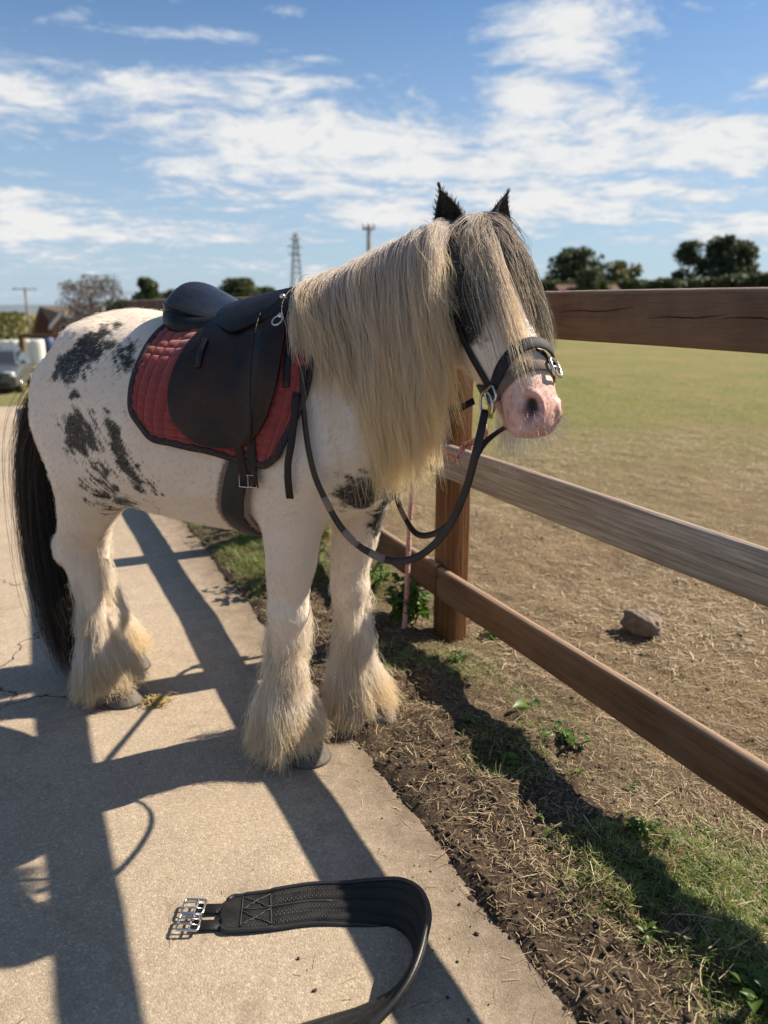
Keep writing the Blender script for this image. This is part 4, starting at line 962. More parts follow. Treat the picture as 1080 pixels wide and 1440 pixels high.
M_grey = wood('weathered_grey_wood', (.30, .245, .19), (.48, .42, .34), (.21, .16, .12), wear=.35)
M_post = wood('post_wood', (.11, .045, .013), (.27, .115, .032), (.18, .10, .05), wear=.45)
FO = Vector((*xy_of(1.457, 2.476), 0)); FRZ = math.atan2(FS[1], FS[0])
fence = empty('timber_fence', 'brown post and rail timber fence running beside the path to the field', 'fence', FO, FRZ)
# local: +x along the fence away from us, -y towards the field?  y axis = 90 deg left of x -> towards the path
def plank(name, x0, x1, z0, z1, y0, y1, m, parent=None, seed=0, bow=.006, rnd_=.016):
    nx = max(int((x1-x0)/.03), 8); ring_ = []
    r = rnd_; hy, hz = (y1-y0)/2, (z1-z0)/2; pts = []
    for cx_, cz_, a0 in ((hy-r, hz-r, 0), (-hy+r, hz-r, 90), (-hy+r, -hz+r, 180), (hy-r, -hz+r, 270)):
        for k in range(4): a = R(a0+30*k); pts.append((cx_+r*math.cos(a), cz_+r*math.sin(a)))
    m_ = len(pts); xs = np.linspace(x0, x1, nx+1); v = []
    for i, x in enumerate(xs):
        for k, (a, c) in enumerate(pts): v.append((x, (y0+y1)/2+a, (z0+z1)/2+c))
    v = np.array(v); d = fbm(v*np.array([1.2, 9, 9])+seed*7.1, 4, 60)*bow+fbm(v*np.array([6, 40, 40])+seed*3.3, 2, 61)*.0012
    v[:, 1] += d*1.0; v[:, 2] += fbm(v*np.array([1.1, 5, 5])+seed*1.7, 3, 62)*bow*1.6
    f = [(i*m_+k, i*m_+(k+1) % m_, (i+1)*m_+(k+1) % m_, (i+1)*m_+k) for i in range(nx) for k in range(m_)]
    f += [tuple(range(m_))[::-1], tuple(nx*m_+k for k in range(m_))]
    mb = MB(); mb.add(v, f); o = mb.build(name, m, parent); autosmooth(o, 40); return o
PX = [-4.0, -2.1, 0, 1.53, 3.70, 5.25, 7.0, 8.6]                                    # post positions along the fence
def vpost(i):
    x0 = PX[i]; v0 = plank('post', 0, 1.44, 0, .145, 0, .078, M_post, fence, i+3, .002, .006)      # grain along x, then stood up
    v0.rotation_euler = (0, -math.pi/2, 0); v0.location = (x0+.145, -.078, -.10); return v0
for i in range(len(PX)): vpost(i)
# rails: y0..y1 in front of the posts, towards the path
def rail(x0, x1, zc, h, m, seed): return plank('rail', x0, x1, zc-h/2, zc+h/2, .001, .037, m, fence, seed)
k = 0
for zc, h, m, mm in ((.272, .132, M_brown, M_brown), (.775, .132, M_grey, M_brown), (1.315, .135, M_top, M_top)):
    for a in range(len(PX)-1):
        k += 1; sh = .06 if zc == .272 else .0725
        rail(PX[a]+sh+.003, PX[a+1]+sh-.003, zc+rnd.uniform(-.004, .004), h, m, k)
M_nail = simple('rusty_nail', (.10, .07, .055), .5, .8)
mb_ = None
for px in PX[1:5]:
    for zc in (.272, .775, 1.315):
        for dx_, dz_ in ((.045, .03), (.105, -.03)):
            o = MB().ball((px+dx_+.002, .0385, zc+dz_), (.007, .0025, .007), 10, 6).build('nail', M_nail, fence)
# long splits in the top rail
M_crack = simple('split_shadow', (.012, .008, .006), 1.0, bump=0)
for x0, x1, z0, z1 in ((-.62, -.93, 1.322, 1.338), (-.98, -1.22, 1.312, 1.324), (-1.20, -1.46, 1.316, 1.322)):
    pts = [(x0+(x1-x0)*t, .0372+.0012*math.sin(t*9), z0+(z1-z0)*t+.003*math.sin(t*7)+rnd.uniform(-.0012, .0012)) for t in np.linspace(0, 1, 26)]
    MB().tube(pts, [.0003+.0012*math.sin(t*math.pi)*rnd.uniform(.6, 1.2) for t in np.linspace(0, 1, 26)], 6).build('split', M_crack, fence)
# ---------------------------------------------------------------- loose girth on the path
GP = [(-.372, 1.452, 0, 0), (-.33, 1.453, 0, 0), (-.26, 1.462, 0, 3), (-.17, 1.478, .001, 6), (-.09, 1.478, .003, 10), (-.02, 1.474, .010, 22), (.035, 1.455, .022, 44), (.072, 1.412, .034, 62), (.086, 1.355, .040, 72), (.080, 1.308, .042, 74), (.058, 1.252, .038, 66), (.022, 1.208, .030, 50), (-.03, 1.172, .020, 32), (-.10, 1.138, .010, 15), (-.20, 1.098, .003, 4), (-.32, 1.05, 0, 0)]
lg = empty('girth', 'black padded girth with two steel buckles lying curled on the concrete path', 'girth', (-.05, 1.40, 0))
lgo = Vector((-.05, 1.40, 0))
G_ = catmull(np.array(GP), 150)
M_pad = leather('girth_pad', (.007, .007, .0075), (.017, .0165, .0165), .52, 30)
nt = NT.__new__(NT); nt.t = M_pad.node_tree
bs = [n for n in nt.t.nodes if n.type == 'BSDF_PRINCIPLED'][0]
vv = nt.n('ShaderNodeTexCoord').outputs['UV']; br_ = nt.n('ShaderNodeTexBrick', {'Vector': vv, 'Scale': 1.0, 'Mortar Size': .16, 'Mortar Smooth': 1.0, 'Brick Width': 1.0, 'Row Height': .55})
br_.inputs['Color1'].default_value = br_.inputs['Color2'].default_value = (1, 1, 1, 1); br_.inputs['Mortar'].default_value = (0, 0, 0, 1)
nt.set(bs, 'Normal', nt.bump(br_.outputs[0], .40, .0015))
def band(width, thick, prof, nw=26, i0=0, i1=150, rise=0.0, endround=True):
    """band following the girth; prof(a) = extra height across, a in -1..1"""
    v = []; f = []; uv = []; n = i1-i0
    for i in range(i0, i1):
        p = Vector(G_[i][:3]); d = Vector(G_[min(i+1, 149)][:3])-Vector(G_[max(i-1, 0)][:3]); d.z = 0; d.normalize()
        lft = Vector((0, 0, 1)).cross(d); ro = R(G_[i][3]); wv_ = lft*math.cos(ro)+Vector((0, 0, 1))*math.sin(ro); nn = d.cross(wv_)
        if nn.z < 0 and ro < 1: nn = -nn
        s = (i-i0)*.0082; w = width/2
        if endround and s < w: w *= math.sqrt(max(.05, 1-((w-s)/w)**2))
        hb = .004+abs(math.sin(ro))*0
        for j in range(nw+1):
            a = j/nw*2-1; hh = thick*(.35+.65*(1-abs(a)**6))+prof(a, s)
            v.append(p+wv_*(a*w)+nn*(hh+rise)+Vector((0, 0, .004))); uv.append((s*120, a*w*120))
        for j in range(nw+1):
            a = j/nw*2-1; v.append(p+wv_*(a*w)+nn*(rise)+Vector((0, 0, .004))); uv.append((s*120, a*w*120))
    m = 2*(nw+1)
    for i in range(n-1):
        for j in range(nw):
            f.append((i*m+j, i*m+j+1, (i+1)*m+j+1, (i+1)*m+j)); k = nw+1
            f.append((i*m+k+j, (i+1)*m+k+j, (i+1)*m+k+j+1, i*m+k+j+1))
        f.append((i*m, (i+1)*m, (i+1)*m+nw+1, i*m+nw+1)); f.append((i*m+nw, i*m+2*nw+1, (i+1)*m+2*nw+1, (i+1)*m+nw))
    for e in (0, n-1):
        for j in range(nw): f.append((e*m+j, e*m+j+1, e*m+nw+2+j, e*m+nw+1+j))
    return v, f, uv
def rib(a, s):
    if s < .092: return .0012*(1-(abs(a) > .93))
    c = .0065*abs(math.sin((a+1)*math.pi*1.75))**.6
    return c-.001 if s > .17 else .0008+c*.25
v, f, uv = band(.104, .009, rib, 40)
mb = MB(); mb.add(v, f); pad_o = mb.build('pad', M_pad, lg, off=lgo)
ul = pad_o.data.uv_layers.new(name='UVMap'); li = np.empty(len(pad_o.data.loops), dtype=np.int32); pad_o.data.loops.foreach_get('vertex_index', li); ul.data.foreach_set('uv', np.array(uv, dtype=np.float32)[li].ravel())
# rolled edges
M_edge = simple('girth_edge', (.020, .020, .021), .38, scale=60)
for sd in (-1, 1):
    pts = [Vector(v[i*82+(0 if sd < 0 else 40)]) for i in range(150)]
    MB().tube([p+Vector((0, 0, .002)) for p in pts[2:]], .0052, 8).build('rolled_edge', M_edge, lg, off=lgo)
# stitched reinforcement
def on_pad(s, a, up=.0015):
    i = min(int(s/.0082), 148); w = 41; j = int((a+1)/2*40); return Vector(v[i*82+j])+Vector((0, 0, up))
M_st = simple('stitching', (.035, .034, .034), .6)
for P_ in ([(.092, -.85), (.092, .85)], [(.098, -.8), (.165, -.08)], [(.165, -.8), (.098, -.08)], [(.098, .8), (.165, .08)], [(.165, .8), (.098, .08)], [(.170, -.8), (.170, .8)], [(.10, -.82), (.168, -.82)], [(.10, .82), (.168, .82)], [(.10, 0), (.30, 0)]):
    pts = [on_pad(P_[0][0]+(P_[1][0]-P_[0][0])*t, P_[0][1]+(P_[1][1]-P_[0][1])*t) for t in np.linspace(0, 1, 14)]
    MB().tube(pts, .0013, 5).build('stitch_line', M_st, lg, off=lgo)
# buckle straps and roller buckles
for dy in (-.024, .024):
    bse = Vector((-.405, 1.442+dy, .010))
    MB().strap([bse+Vector((.055, .004, -.004)), bse+Vector((.02, .001, -.003)), bse+Vector((-.022, -.002, -.001))], Vector((0, 0, 1)), .030, .005).build('buckle_strap', M_black, lg, off=lgo)
    c = bse+Vector((-.030, -.003, .006)); bk = MB(); q = [(-.024, -.018), (-.021, -.021), (.021, -.021), (.024, -.018), (.024, .018), (.021, .021), (-.021, .021), (-.024, .018)]
    bk.tube([c+Vector((x, y, .002*(x < 0))) for x, y in q], .0028, 8, True); bo_ = bk.build('buckle', M_steel, lg, off=lgo)
    MB().tube([c+Vector((.004, -.021, .001)), c+Vector((.004, .021, .001))], .0024, 8).build('middle_bar', M_steel, bo_, off=lgo)
    for yy in (-.008, .008): MB().tube([c+Vector((.022, yy, .002)), c+Vector((0, yy, .0055)), c+Vector((-.025, yy, .005))], .0019, 7).build('tongue', M_steel, bo_, off=lgo)

# ---------------------------------------------------------------- pink lead rope
RS = -.13
lr = empty('lead_rope', 'pink braided lead rope tied over the grey rail and trailing to the ground', 'rope', (*xy_of(1.40, 2.73), 0)); lro = Vector(lr.location)
M_rope, nt, b = mat('pink_rope'); v_ = obc(nt); vo = nt.voro(v_, 130)
nt.set(b, 'Base Color', nt.ramp(vo, [(.1, (.46, .20, .17)), (.45, (.62, .36, .30)), (.8, (.30, .12, .11))])); nt.set(b, 'Roughness', .9); nt.set(b, 'Normal', nt.bump(vo, .7, .004))
chin = HM @ hp(.42, .03, .215)
r0 = Vector((*xy_of(1.40, 2.80-.13), .86))
def rope(name, P, rad=.0085, n=90):
    pts = catmull(np.array([tuple(p) for p in P]), n); pts = pts[np.r_[True, np.linalg.norm(np.diff(pts, axis=0), axis=1) > 1e-5]]
    v = []; f = []; sg = 12; k = len(pts); L_ = np.r_[0, np.cumsum(np.linalg.norm(np.diff(pts, axis=0), axis=1))]; ref = None
    for i in range(k):
        d = Vector(pts[min(i+1, k-1)])-Vector(pts[max(i-1, 0)]); d.normalize()
        if ref is None: ref = d.orthogonal()
        ref = (ref-d*ref.dot(d)).normalized(); w = d.cross(ref)
        for q in range(sg):
            t = 2*math.pi*q/sg; rr = rad*(1+.16*math.sin(2*t+L_[i]*230)*math.sin(2*t-L_[i]*230))
            v.append(Vector(pts[i])+(ref*math.cos(t)+w*math.sin(t))*rr)
    for i in range(k-1):
        for q in range(sg): f.append((i*sg+q, i*sg+(q+1) % sg, (i+1)*sg+(q+1) % sg, (i+1)*sg+q))
    f += [tuple(range(sg))[::-1], tuple((k-1)*sg+q for q in range(sg))]
    mb = MB(); mb.add(v, f); return mb.build(name, M_rope, lr, off=lro)
mid_ = (chin*.55+r0*.45)
rope('rope_to_head', [chin, chin+Vector((.004, .03, -.035)), chin+Vector((-.035, .12, -.075)), Vector((.19, 1.98, .955)), Vector((.14, 2.10, .965)), Vector((.10, 2.28, .94)), r0+Vector((.0, -.10, .03)), r0], n=200)
rail_pt = lambda s, z, n=1.408: Vector((*xy_of(n, s+RS), z))
kn = [rail_pt(2.80, .86), rail_pt(2.805, .80, 1.402), rail_pt(2.81, .70, 1.402), rail_pt(2.82, .690, 1.44), rail_pt(2.825, .75, 1.478), rail_pt(2.822, .852, 1.46), rail_pt(2.81, .860, 1.42), rail_pt(2.795, .80, 1.398), rail_pt(2.79, .72, 1.396)]
rope('rope_hitch', kn, .0085, 120)
rope('rope_tail', [rail_pt(2.80, .74, 1.394), rail_pt(2.80, .70, 1.385), rail_pt(2.81, .50, 1.375), rail_pt(2.80, .30, 1.362), rail_pt(2.78, .14, 1.345), rail_pt(2.74, .05, 1.31), rail_pt(2.70, .035, 1.24), rail_pt(2.66, .030, 1.20), rail_pt(2.62, .028, 1.165), rail_pt(2.57, .026, 1.15)], .0105, 160)

# ---------------------------------------------------------------- stone
bm = bmesh.new(); bmesh.ops.create_icosphere(bm, subdivisions=5, radius=1); va = np.array([tuple(q.co) for q in bm.verts])
dd = 1+fbm(va*1.3, 4, 71)*.35+fbm(va*5, 3, 72)*.08; facet = np.floor(fbm(va*1.1+4, 1, 73)*3)/3*.06
va = va*(dd+facet)[:, None]*np.array([.088, .064, .056]); va[:, 2] = np.maximum(va[:, 2], -.03)
for q, p in zip(bm.verts, va): q.co = p
me = bpy.data.meshes.new('stone'); bm.to_mesh(me); bm.free()
st = link('stone', me, simple('stone', (.17, .135, .10), .9, var=.4, scale=18, bump=.5, bdist=.006)); st.location = (1.085, 2.99, gz(1.085, 2.99)+.034); st.rotation_euler = (.1, .12, -.5)
tag(st, 'grey brown rounded stone lying on the straw beyond the fence', 'stone')

# dropped hay on the path
hb = empty('hay_clump', 'small clump of dropped hay on the concrete by the hind hoof', 'hay', (-.795, 2.42, .003))
V = []; F = []; gi = np.random.default_rng(91)
for i in range(220):
    c = Vector((gi.normal(0, .022), gi.normal(0, .016), abs(gi.normal(0, .006))+.003)); a = gi.uniform(0, 6.28); L = gi.uniform(.015, .05); d = Vector((math.cos(a), math.sin(a), gi.normal(0, .15)))*L/2; w = Vector((-d.y, d.x, 0)).normalized()*.0011
    k = len(V); V += [c-d-w, c-d+w, c+w+Vector((0, 0, .002)), c-w+Vector((0, 0, .002)), c+d+w, c+d-w]; F += [(k, k+1, k+2, k+3), (k+3, k+2, k+4, k+5)]
M_hay = simple('hay', (.34, .25, .09), .9, var=.4, scale=60); ho = link('stalks', mesh('stalks', V, F), M_hay, hb); ho['kind'] = 'stuff'

# ---------------------------------------------------------------- straw and grass on the ground
gi = np.random.default_rng(101)
def strips(name, x, y, L, W, ang, tilt, m, curl=.3, lift=.004, z=None, label=None, taper=.35, segs=3, col=None):
    """thin bent blades joined into one mesh"""
    n = len(x); z = ground_z(x, y) if z is None else z
    d = np.stack([np.cos(ang)*np.cos(tilt), np.sin(ang)*np.cos(tilt), np.sin(tilt)], 1); w = np.stack([-np.sin(ang), np.cos(ang), np.zeros(n)], 1)
    b0 = np.stack([x, y, z+lift], 1); cv = gi.normal(0, 1, (n, 1))*curl; V = []; t = np.linspace(0, 1, segs+1)
    for a in t:
        c = b0+d*(L*a)[:, None]+w*(cv*L[:, None]*a*a)
        if tilt.max() > .25: c[:, 2] -= (np.sin(tilt)*L*a*a*.35); 
        ww = (W*(1-(1-taper)*a) if taper < .3 else W)[:, None]*.5
        V += [c-w*ww, c+w*ww]
    V = np.stack(V, 1).reshape(-1, 3); k = 2*(segs+1); o = np.arange(n)[:, None]*k
    Q = np.concatenate([np.stack([o[:, 0]+2*i, o[:, 0]+2*i+1, o[:, 0]+2*i+3, o[:, 0]+2*i+2], 1) for i in range(segs)])
    me = fast_mesh(name, V, Q)
    if col is not None:
        ca = me.attributes.new('tint', 'FLOAT', 'POINT'); ca.data.foreach_set('value', np.repeat(col, k).astype(np.float32))
    o_ = link(name, me, m); tag(o_, label, None, None, 'stuff'); return o_
M_straw, nt, b = mat('straw'); tn = nt.n('ShaderNodeAttribute', attribute_name='tint').outputs['Fac']
nt.set(b, 'Base Color', nt.ramp(tn, [(0, (.10, .070, .040)), (.5, (.27, .20, .115)), (.85, (.46, .37, .23)), (1, (.58, .50, .36))])); nt.set(b, 'Roughness', .7)
def scatter(n, xlo, xhi, ylo, yhi, keep, power=1.0):
    X = gi.uniform(xlo, xhi, n*4); t = gi.random(n*4)**power; Y = ylo+(yhi-ylo)*t
    nn_, ss_ = ns_of(X, Y); k = gi.random(n*4) < keep(nn_, ss_, X, Y); X, Y = X[k][:n], Y[k][:n]; return X, Y
clump = lambda X, Y, f, s: np.clip(.5+.9*fbm(np.stack([X*f, Y*f, X*0], 1), 3, s), 0, 1)
X, Y = scatter(105000, -1.3, 4.2, 1.05, 6.5, lambda n, s, X, Y: np.where(n < .84, 0, np.where(n > 1.42, .95, 1.0*np.clip((n-.84)*7, .4, 1)))*clump(X, Y, 3.2, 81)**.6, 1.7); n = len(X)
strips('straw', X, Y, gi.gamma(1.8, .0075, n)+.005, gi.uniform(.0007, .0019, n), gi.uniform(0, 6.283, n), np.clip(gi.normal(.04, .12, n), -.1, .24), M_straw, .22, .005, label='pale broken straw littering the soil beside the fence', col=np.clip(gi.beta(2, 2.2, n), 0, 1))
X, Y = scatter(38000, .2, 5.5, 2.6, 8.5, lambda n, s, X, Y: np.where(n < 1.5, 0, 1.0)*clump(X, Y, 1.6, 95)**1.3, 1.0); n = len(X)
strips('straw', X, Y, gi.uniform(.015, .06, n), gi.uniform(.0016, .0042, n), gi.uniform(0, 6.283, n), np.clip(gi.normal(.06, .14, n), -.1, .24), M_straw, .3, .004, label='bleached straw trampled into the ground of the field', segs=2, col=np.clip(gi.beta(2.4, 1.6, n), 0, 1))
X, Y = scatter(420, -.6, 3.4, 1.05, 5.0, lambda n, s, X, Y: np.where(n < .84, 0, 1.0), 1.5); n = len(X)
strips('straw', X, Y, gi.uniform(.04, .11, n), gi.uniform(.0010, .0022, n), gi.uniform(0, 6.283, n), np.clip(gi.normal(.06, .10, n), -.05, .24), M_straw, .22, .008, label='longer straw stalks lying on the soil and field', segs=4, col=gi.uniform(.65, 1, n))
X, Y = scatter(1300, -3.5, .9, 1.1, 6, lambda n, s, X, Y: np.where((n > .83) | (n < -2), 0, np.clip(.07+np.exp((n-.84)/.13), 0, 1)), 1.3); n = len(X)
strips('straw', X, Y, gi.uniform(.008, .045, n), gi.uniform(.0008, .0018, n), gi.uniform(0, 6.283, n), gi.normal(.02, .04, n), M_straw, .2, .004, z=np.zeros(n), label='stray straw bits blown over the concrete path', col=gi.uniform(.2, .9, n))
# dark crumbs of dirt on the concrete, clods on the verge
def crumbs(name, X, Y, Z, r, m, label):
    bm = bmesh.new(); bmesh.ops.create_icosphere(bm, subdivisions=1, radius=1); bv = np.array([tuple(q.co) for q in bm.verts]); bf = np.array([[q.index for q in p.verts] for p in bm.faces]); bm.free()
    n = len(X); V = bv[None]*(1+gi.normal(0, .22, (n, len(bv), 1)))*r[:, None, None]*gi.uniform(.55, 1.25, (n, 1, 3)); V[..., 2] *= .7
    V = V+np.stack([X, Y, Z+r*.25], 1)[:, None]; Q = (bf[None]+(np.arange(n)*len(bv))[:, None, None]).reshape(-1, 3)
    o = link(name, fast_mesh(name, V.reshape(-1, 3), Q), m, smooth=False); tag(o, label, None, None, 'stuff'); return o
M_dirt = simple('dark_dirt', (.048, .034, .024), .95, var=.45, scale=60)
X, Y = scatter(2200, -3, .95, 1.1, 6, lambda n, s, X, Y: np.where(n > .86, 0, np.where(n < -1.5, 0, np.clip(.02+np.exp((n-.86)/.11), 0, 1)))*clump(X, Y, 2.3, 85), 1.4); n = len(X)
crumbs('dirt', X, Y, np.zeros(n), gi.gamma(2, .0009, n)+.0009, M_dirt, 'dark crumbs of dirt scattered on the concrete path')
X, Y = scatter(20000, -.9, 2.2, 1.0, 4.6, lambda n, s, X, Y: np.where(n < .78, 0, np.where(n < 1.5, 1+.8*np.exp(-((n-.86)/.06)**2), .16))*.55*clump(X, Y, 4, 86), 1.3); n = len(X)
crumbs('soil_clods', X, Y, ground_z(X, Y), gi.gamma(1.5, .0014, n)+.0010, M_dirt, 'loose crumbly clods of dark soil on the verge')
# grass of the verge
M_grass, nt, b = mat('grass_blade'); tn = nt.n('ShaderNodeAttribute', attribute_name='tint').outputs['Fac']
gcol_ = nt.ramp(tn, [(0, (.075, .125, .020)), (.5, (.14, .22, .032)), (.85, (.25, .31, .065)), (1, (.36, .31, .13))])
nt.set(b, 'Base Color', gcol_); nt.set(b, 'Roughness', .5)
tl = nt.n('ShaderNodeBsdfTranslucent', {'Color': gcol_}); mx_ = nt.n('ShaderNodeMixShader', {0: .35, 1: b.outputs[0], 2: tl.outputs[0]}); nt.set(nt.out, 0, mx_.outputs[0])
def grass_keep(n, s, X, Y):
    c = clump(X, Y, 3.0, 88)
    lowr = np.exp(-((X-.80)/.26)**2-((Y-1.34)/.30)**2)*1.6+np.exp(-((X-.56)/.13)**2-((Y-1.62)/.24)**2)*.8
    fen = np.exp(-((n-1.22)/.26)**2)*sstep(c, .42, .62)*.85
    back = np.exp(-((n-1.05)/.16)**2)*sstep(s, 2.9, 3.4)*sstep(c, .30, .5)*.9
    return np.where((n < .86) | (n > 1.75), 0, np.clip(lowr*sstep(c, .30, .55)*.6+fen+back, 0, 1))
X, Y = scatter(70000, -1.8, 1.9, 1.0, 6.0, grass_keep, 1.0); n = len(X)
strips('grass', X, Y, gi.uniform(.014, .055, n)*np.where(Y > 3, 1.5, 1), gi.uniform(.0016, .0036, n), gi.uniform(0, 6.283, n), gi.uniform(.25, 1.35, n), M_grass, .35, -.002, label='short green grass growing through the straw of the verge', taper=.08, col=np.clip(gi.beta(2, 2.5, n)+(gi.random(n) < .12)*.5, 0, 1))
X, Y = scatter(40000, 1.0, 9, 4.5, 15, lambda n, s, X, Y: np.clip((Y-4.5)/6, .05, 1)*clump(X, Y, 1.2, 90), 1.0); n = len(X)
strips('grass', X, Y, gi.uniform(.02, .05, n), gi.uniform(.004, .008, n), gi.uniform(0, 6.283, n), gi.uniform(.15, .9, n), M_grass, .35, -.002, label='thin short grass of the field beyond the fence', taper=.08, col=np.clip(gi.beta(1.6, 1.2, n)+.1, 0, 1), segs=2)

X, Y = scatter(11000, .40, 1.0, 1.05, 1.95, lambda n, s, X, Y: np.where(n < .93, 0, np.clip((np.exp(-((X-.80)/.20)**2-((Y-1.36)/.30)**2)*1.5+np.exp(-((X-.56)/.12)**2-((Y-1.62)/.22)**2)*.7)*sstep(clump(X, Y, 5.0, 93), .32, .62), 0, 1)), 1.0); n = len(X)
strips('grass', X, Y, gi.uniform(.012, .050, n), gi.uniform(.0014, .0036, n), gi.uniform(0, 6.283, n), gi.uniform(.2, 1.3, n), M_grass, .5, -.003, label='bright tufty grass in the near corner of the verge', taper=.08, col=np.clip(gi.beta(2.5, 2, n)+(gi.random(n) < .15)*.5, 0, 1))
# ---------------------------------------------------------------- weeds with separate leaves
M_leaf, nt, b = mat('weed_leaf'); v_ = obc(nt); oi = nt.n('ShaderNodeObjectInfo').outputs['Random']
lc = nt.mix(oi, (.050, .115, .016), (.115, .19, .030)); lc = nt.mix(nt.mapr(nt.noise(v_, 45, 4), .4, .7, 0, .5), lc, (.05, .085, .016))
nt.set(b, 'Base Color', lc); nt.set(b, 'Roughness', .42)
tl = nt.n('ShaderNodeBsdfTranslucent', {'Color': nt.mix(1.0, lc, (1.5, 1.5, .8), 'MULTIPLY')}); mx_ = nt.n('ShaderNodeMixShader', {0: .42, 1: b.outputs[0], 2: tl.outputs[0]}); nt.set(nt.out, 0, mx_.outputs[0])
def leaf_mesh(L, W, tooth, nu=11, fold=.25, droop=.5):
    v = []; f = []
    for i in range(nu):
        t = i/(nu-1); w = W/2*(math.sin(min(1, t*1.02)*math.pi)**.8)*(1.15-.45*t)*(1+(tooth if i % 2 else -tooth)); x = L*t; z = -droop*L*t*t*.5
        v += [(x, -w, z+fold*w+.0006*(i % 2)), (x, -w*.45, z+fold*w*.30), (x, 0, z), (x, w*.45, z+fold*w*.30), (x, w, z+fold*w)]
    for i in range(nu-1):
        for j in range(4): f.append((i*5+j, i*5+j+1, (i+1)*5+j+1, (i+1)*5+j))
    return mesh('leaf', v, f)
LM = [leaf_mesh(.062, .036, .14), leaf_mesh(.050, .032, .16, droop=.9), leaf_mesh(.075, .040, .12, droop=.25), leaf_mesh(.11, .062, .03, fold=.35, droop=.7)]
for m_ in LM: m_.materials.append(M_leaf); m_.polygons.foreach_set('use_smooth', np.ones(len(m_.polygons), dtype=bool))
M_stem = simple('weed_stem', (.075, .11, .03), .6)
def weed(name, label, x, y, nst, h, r, lsel, scale=1.0, seed=0, group=None, per=8):
    q = random.Random(seed); z0 = gz(x, y)-.005; e = empty(name, label, 'weed', (x, y, z0), 0, group)
    for k in range(nst):
        a = q.uniform(0, 6.283); rr = r*math.sqrt(q.random()); hh = h*q.uniform(.55, 1.05); b0 = Vector((rr*.5*math.cos(a), rr*.5*math.sin(a), 0)); tp = Vector((rr*1.25*math.cos(a), rr*1.25*math.sin(a), hh))
        if h > .03:
            MB().tube([b0, (b0*.5+tp*.5)+Vector((0, 0, hh*.12)), tp], [.0026, .0021, .0012], 5).build('stem', M_stem, e)
        for j in range(per):
            t = .25+.75*(j+q.random()*.5)/per; p = b0.lerp(tp, t)+Vector((0, 0, hh*.24*t*(1-t)*2)); me = LM[q.choice(lsel)]
            o = bpy.data.objects.new('leaf', me); COL.objects.link(o); o.parent = e; o.location = p; s_ = scale*q.uniform(.55, 1.15)*(1.1-.45*t)
            o.scale = (s_, s_*q.uniform(.8, 1.1), s_); o.rotation_euler = (q.uniform(-.5, .5), q.uniform(-.75, .35), q.uniform(0, 6.283))
    return e
weed('nettle_clump', 'leafy green nettle clump growing against the foot of the timber post', *xy_of(1.385, 2.71), 26, .19, .085, [0, 1, 2], 1.05, 1, per=8)
weed('nettle_clump', 'bright green nettles growing just beyond the lower rail behind the front legs', *xy_of(1.36, 3.15), 26, .17, .12, [0, 1, 2], 1.0, 2, per=7)
weed('nettle_clump', 'sunlit nettles seen between the two front legs of the horse', *xy_of(1.12, 3.40), 26, .28, .15, [0, 1, 2], 1.0, 3, per=8)
weed('weed_clump', 'low green weeds in the grass below the belly of the horse', *xy_of(1.10, 4.35), 24, .17, .20, [0, 1], .9, 4, per=6)
weed('seedling', 'small bright weed in the straw to the right of the timber post', .46, 2.95, 6, .07, .045, [0, 1, 2], 1.0, 5, per=4)
def gp(px, py):
    u, v_ = (px-540)/1082, (py-720)/1082; t = R(15.2); dz = -math.sin(t)-v_*math.cos(t); k = -1.35/dz; return u*k, (math.cos(t)-v_*math.sin(t))*k
weed('weed_clump', 'leafy weeds on the dark soil beside the rope end', *gp(640, 950), 8, .05, .05, [0, 1], .6, 40, per=4)
weed('weed_clump', 'spreading green weeds halfway down the verge under the lower rail', *gp(800, 1060), 9, .04, .07, [0, 1, 3], .55, 41, per=4)
weed('weed_clump', 'green weeds among the grass in the middle of the verge', *gp(900, 1190), 10, .05, .07, [0, 1], .55, 42, per=4)
weed('dock_plant', 'dock plant with one broad upright leaf below the lower rail', *gp(742, 1004), 3, .03, .022, [3], .70, 6, per=1)
weed('weed_clump', 'yellow green lit weed at the edge of the bare soil near the front hoof', *gp(662, 1036), 4, .035, .03, [1, 3], .5, 7, per=3)
weed('weed_clump', 'grey green leafy weed lying in the shadow on the verge', *gp(722, 1092), 6, .03, .05, [1, 3], .5, 8, per=3)
weed('weed_clump', 'lush weed in the grass at the far lower corner of the verge', *gp(1062, 1428), 8, .05, .05, [0, 3], .6, 9, per=3)
SPR = ((820, 1105, 'tiny weed sprig on dark soil just below the middle of the lower rail'), (885, 1120, 'small sprig right of the sprig on dark soil, close under the lower rail'), (870, 1240, 'pale sprig in the middle of the grassy verge'), (985, 1175, 'sprig under the right end of the lower rail'), (930, 1260, 'sprig in the thick grass left of the lush corner weed'), (770, 1180, 'lone sprig between the bare soil and the grass'), (905, 1330, 'low sprig in the grass near the bottom of the verge'))
for i, (px, py, lab) in enumerate(SPR):
    weed('weed_sprig', lab, *gp(px, py), 4, .025, .03, [0, 1], .42, 20+i, 'weed sprigs on the verge', per=2)
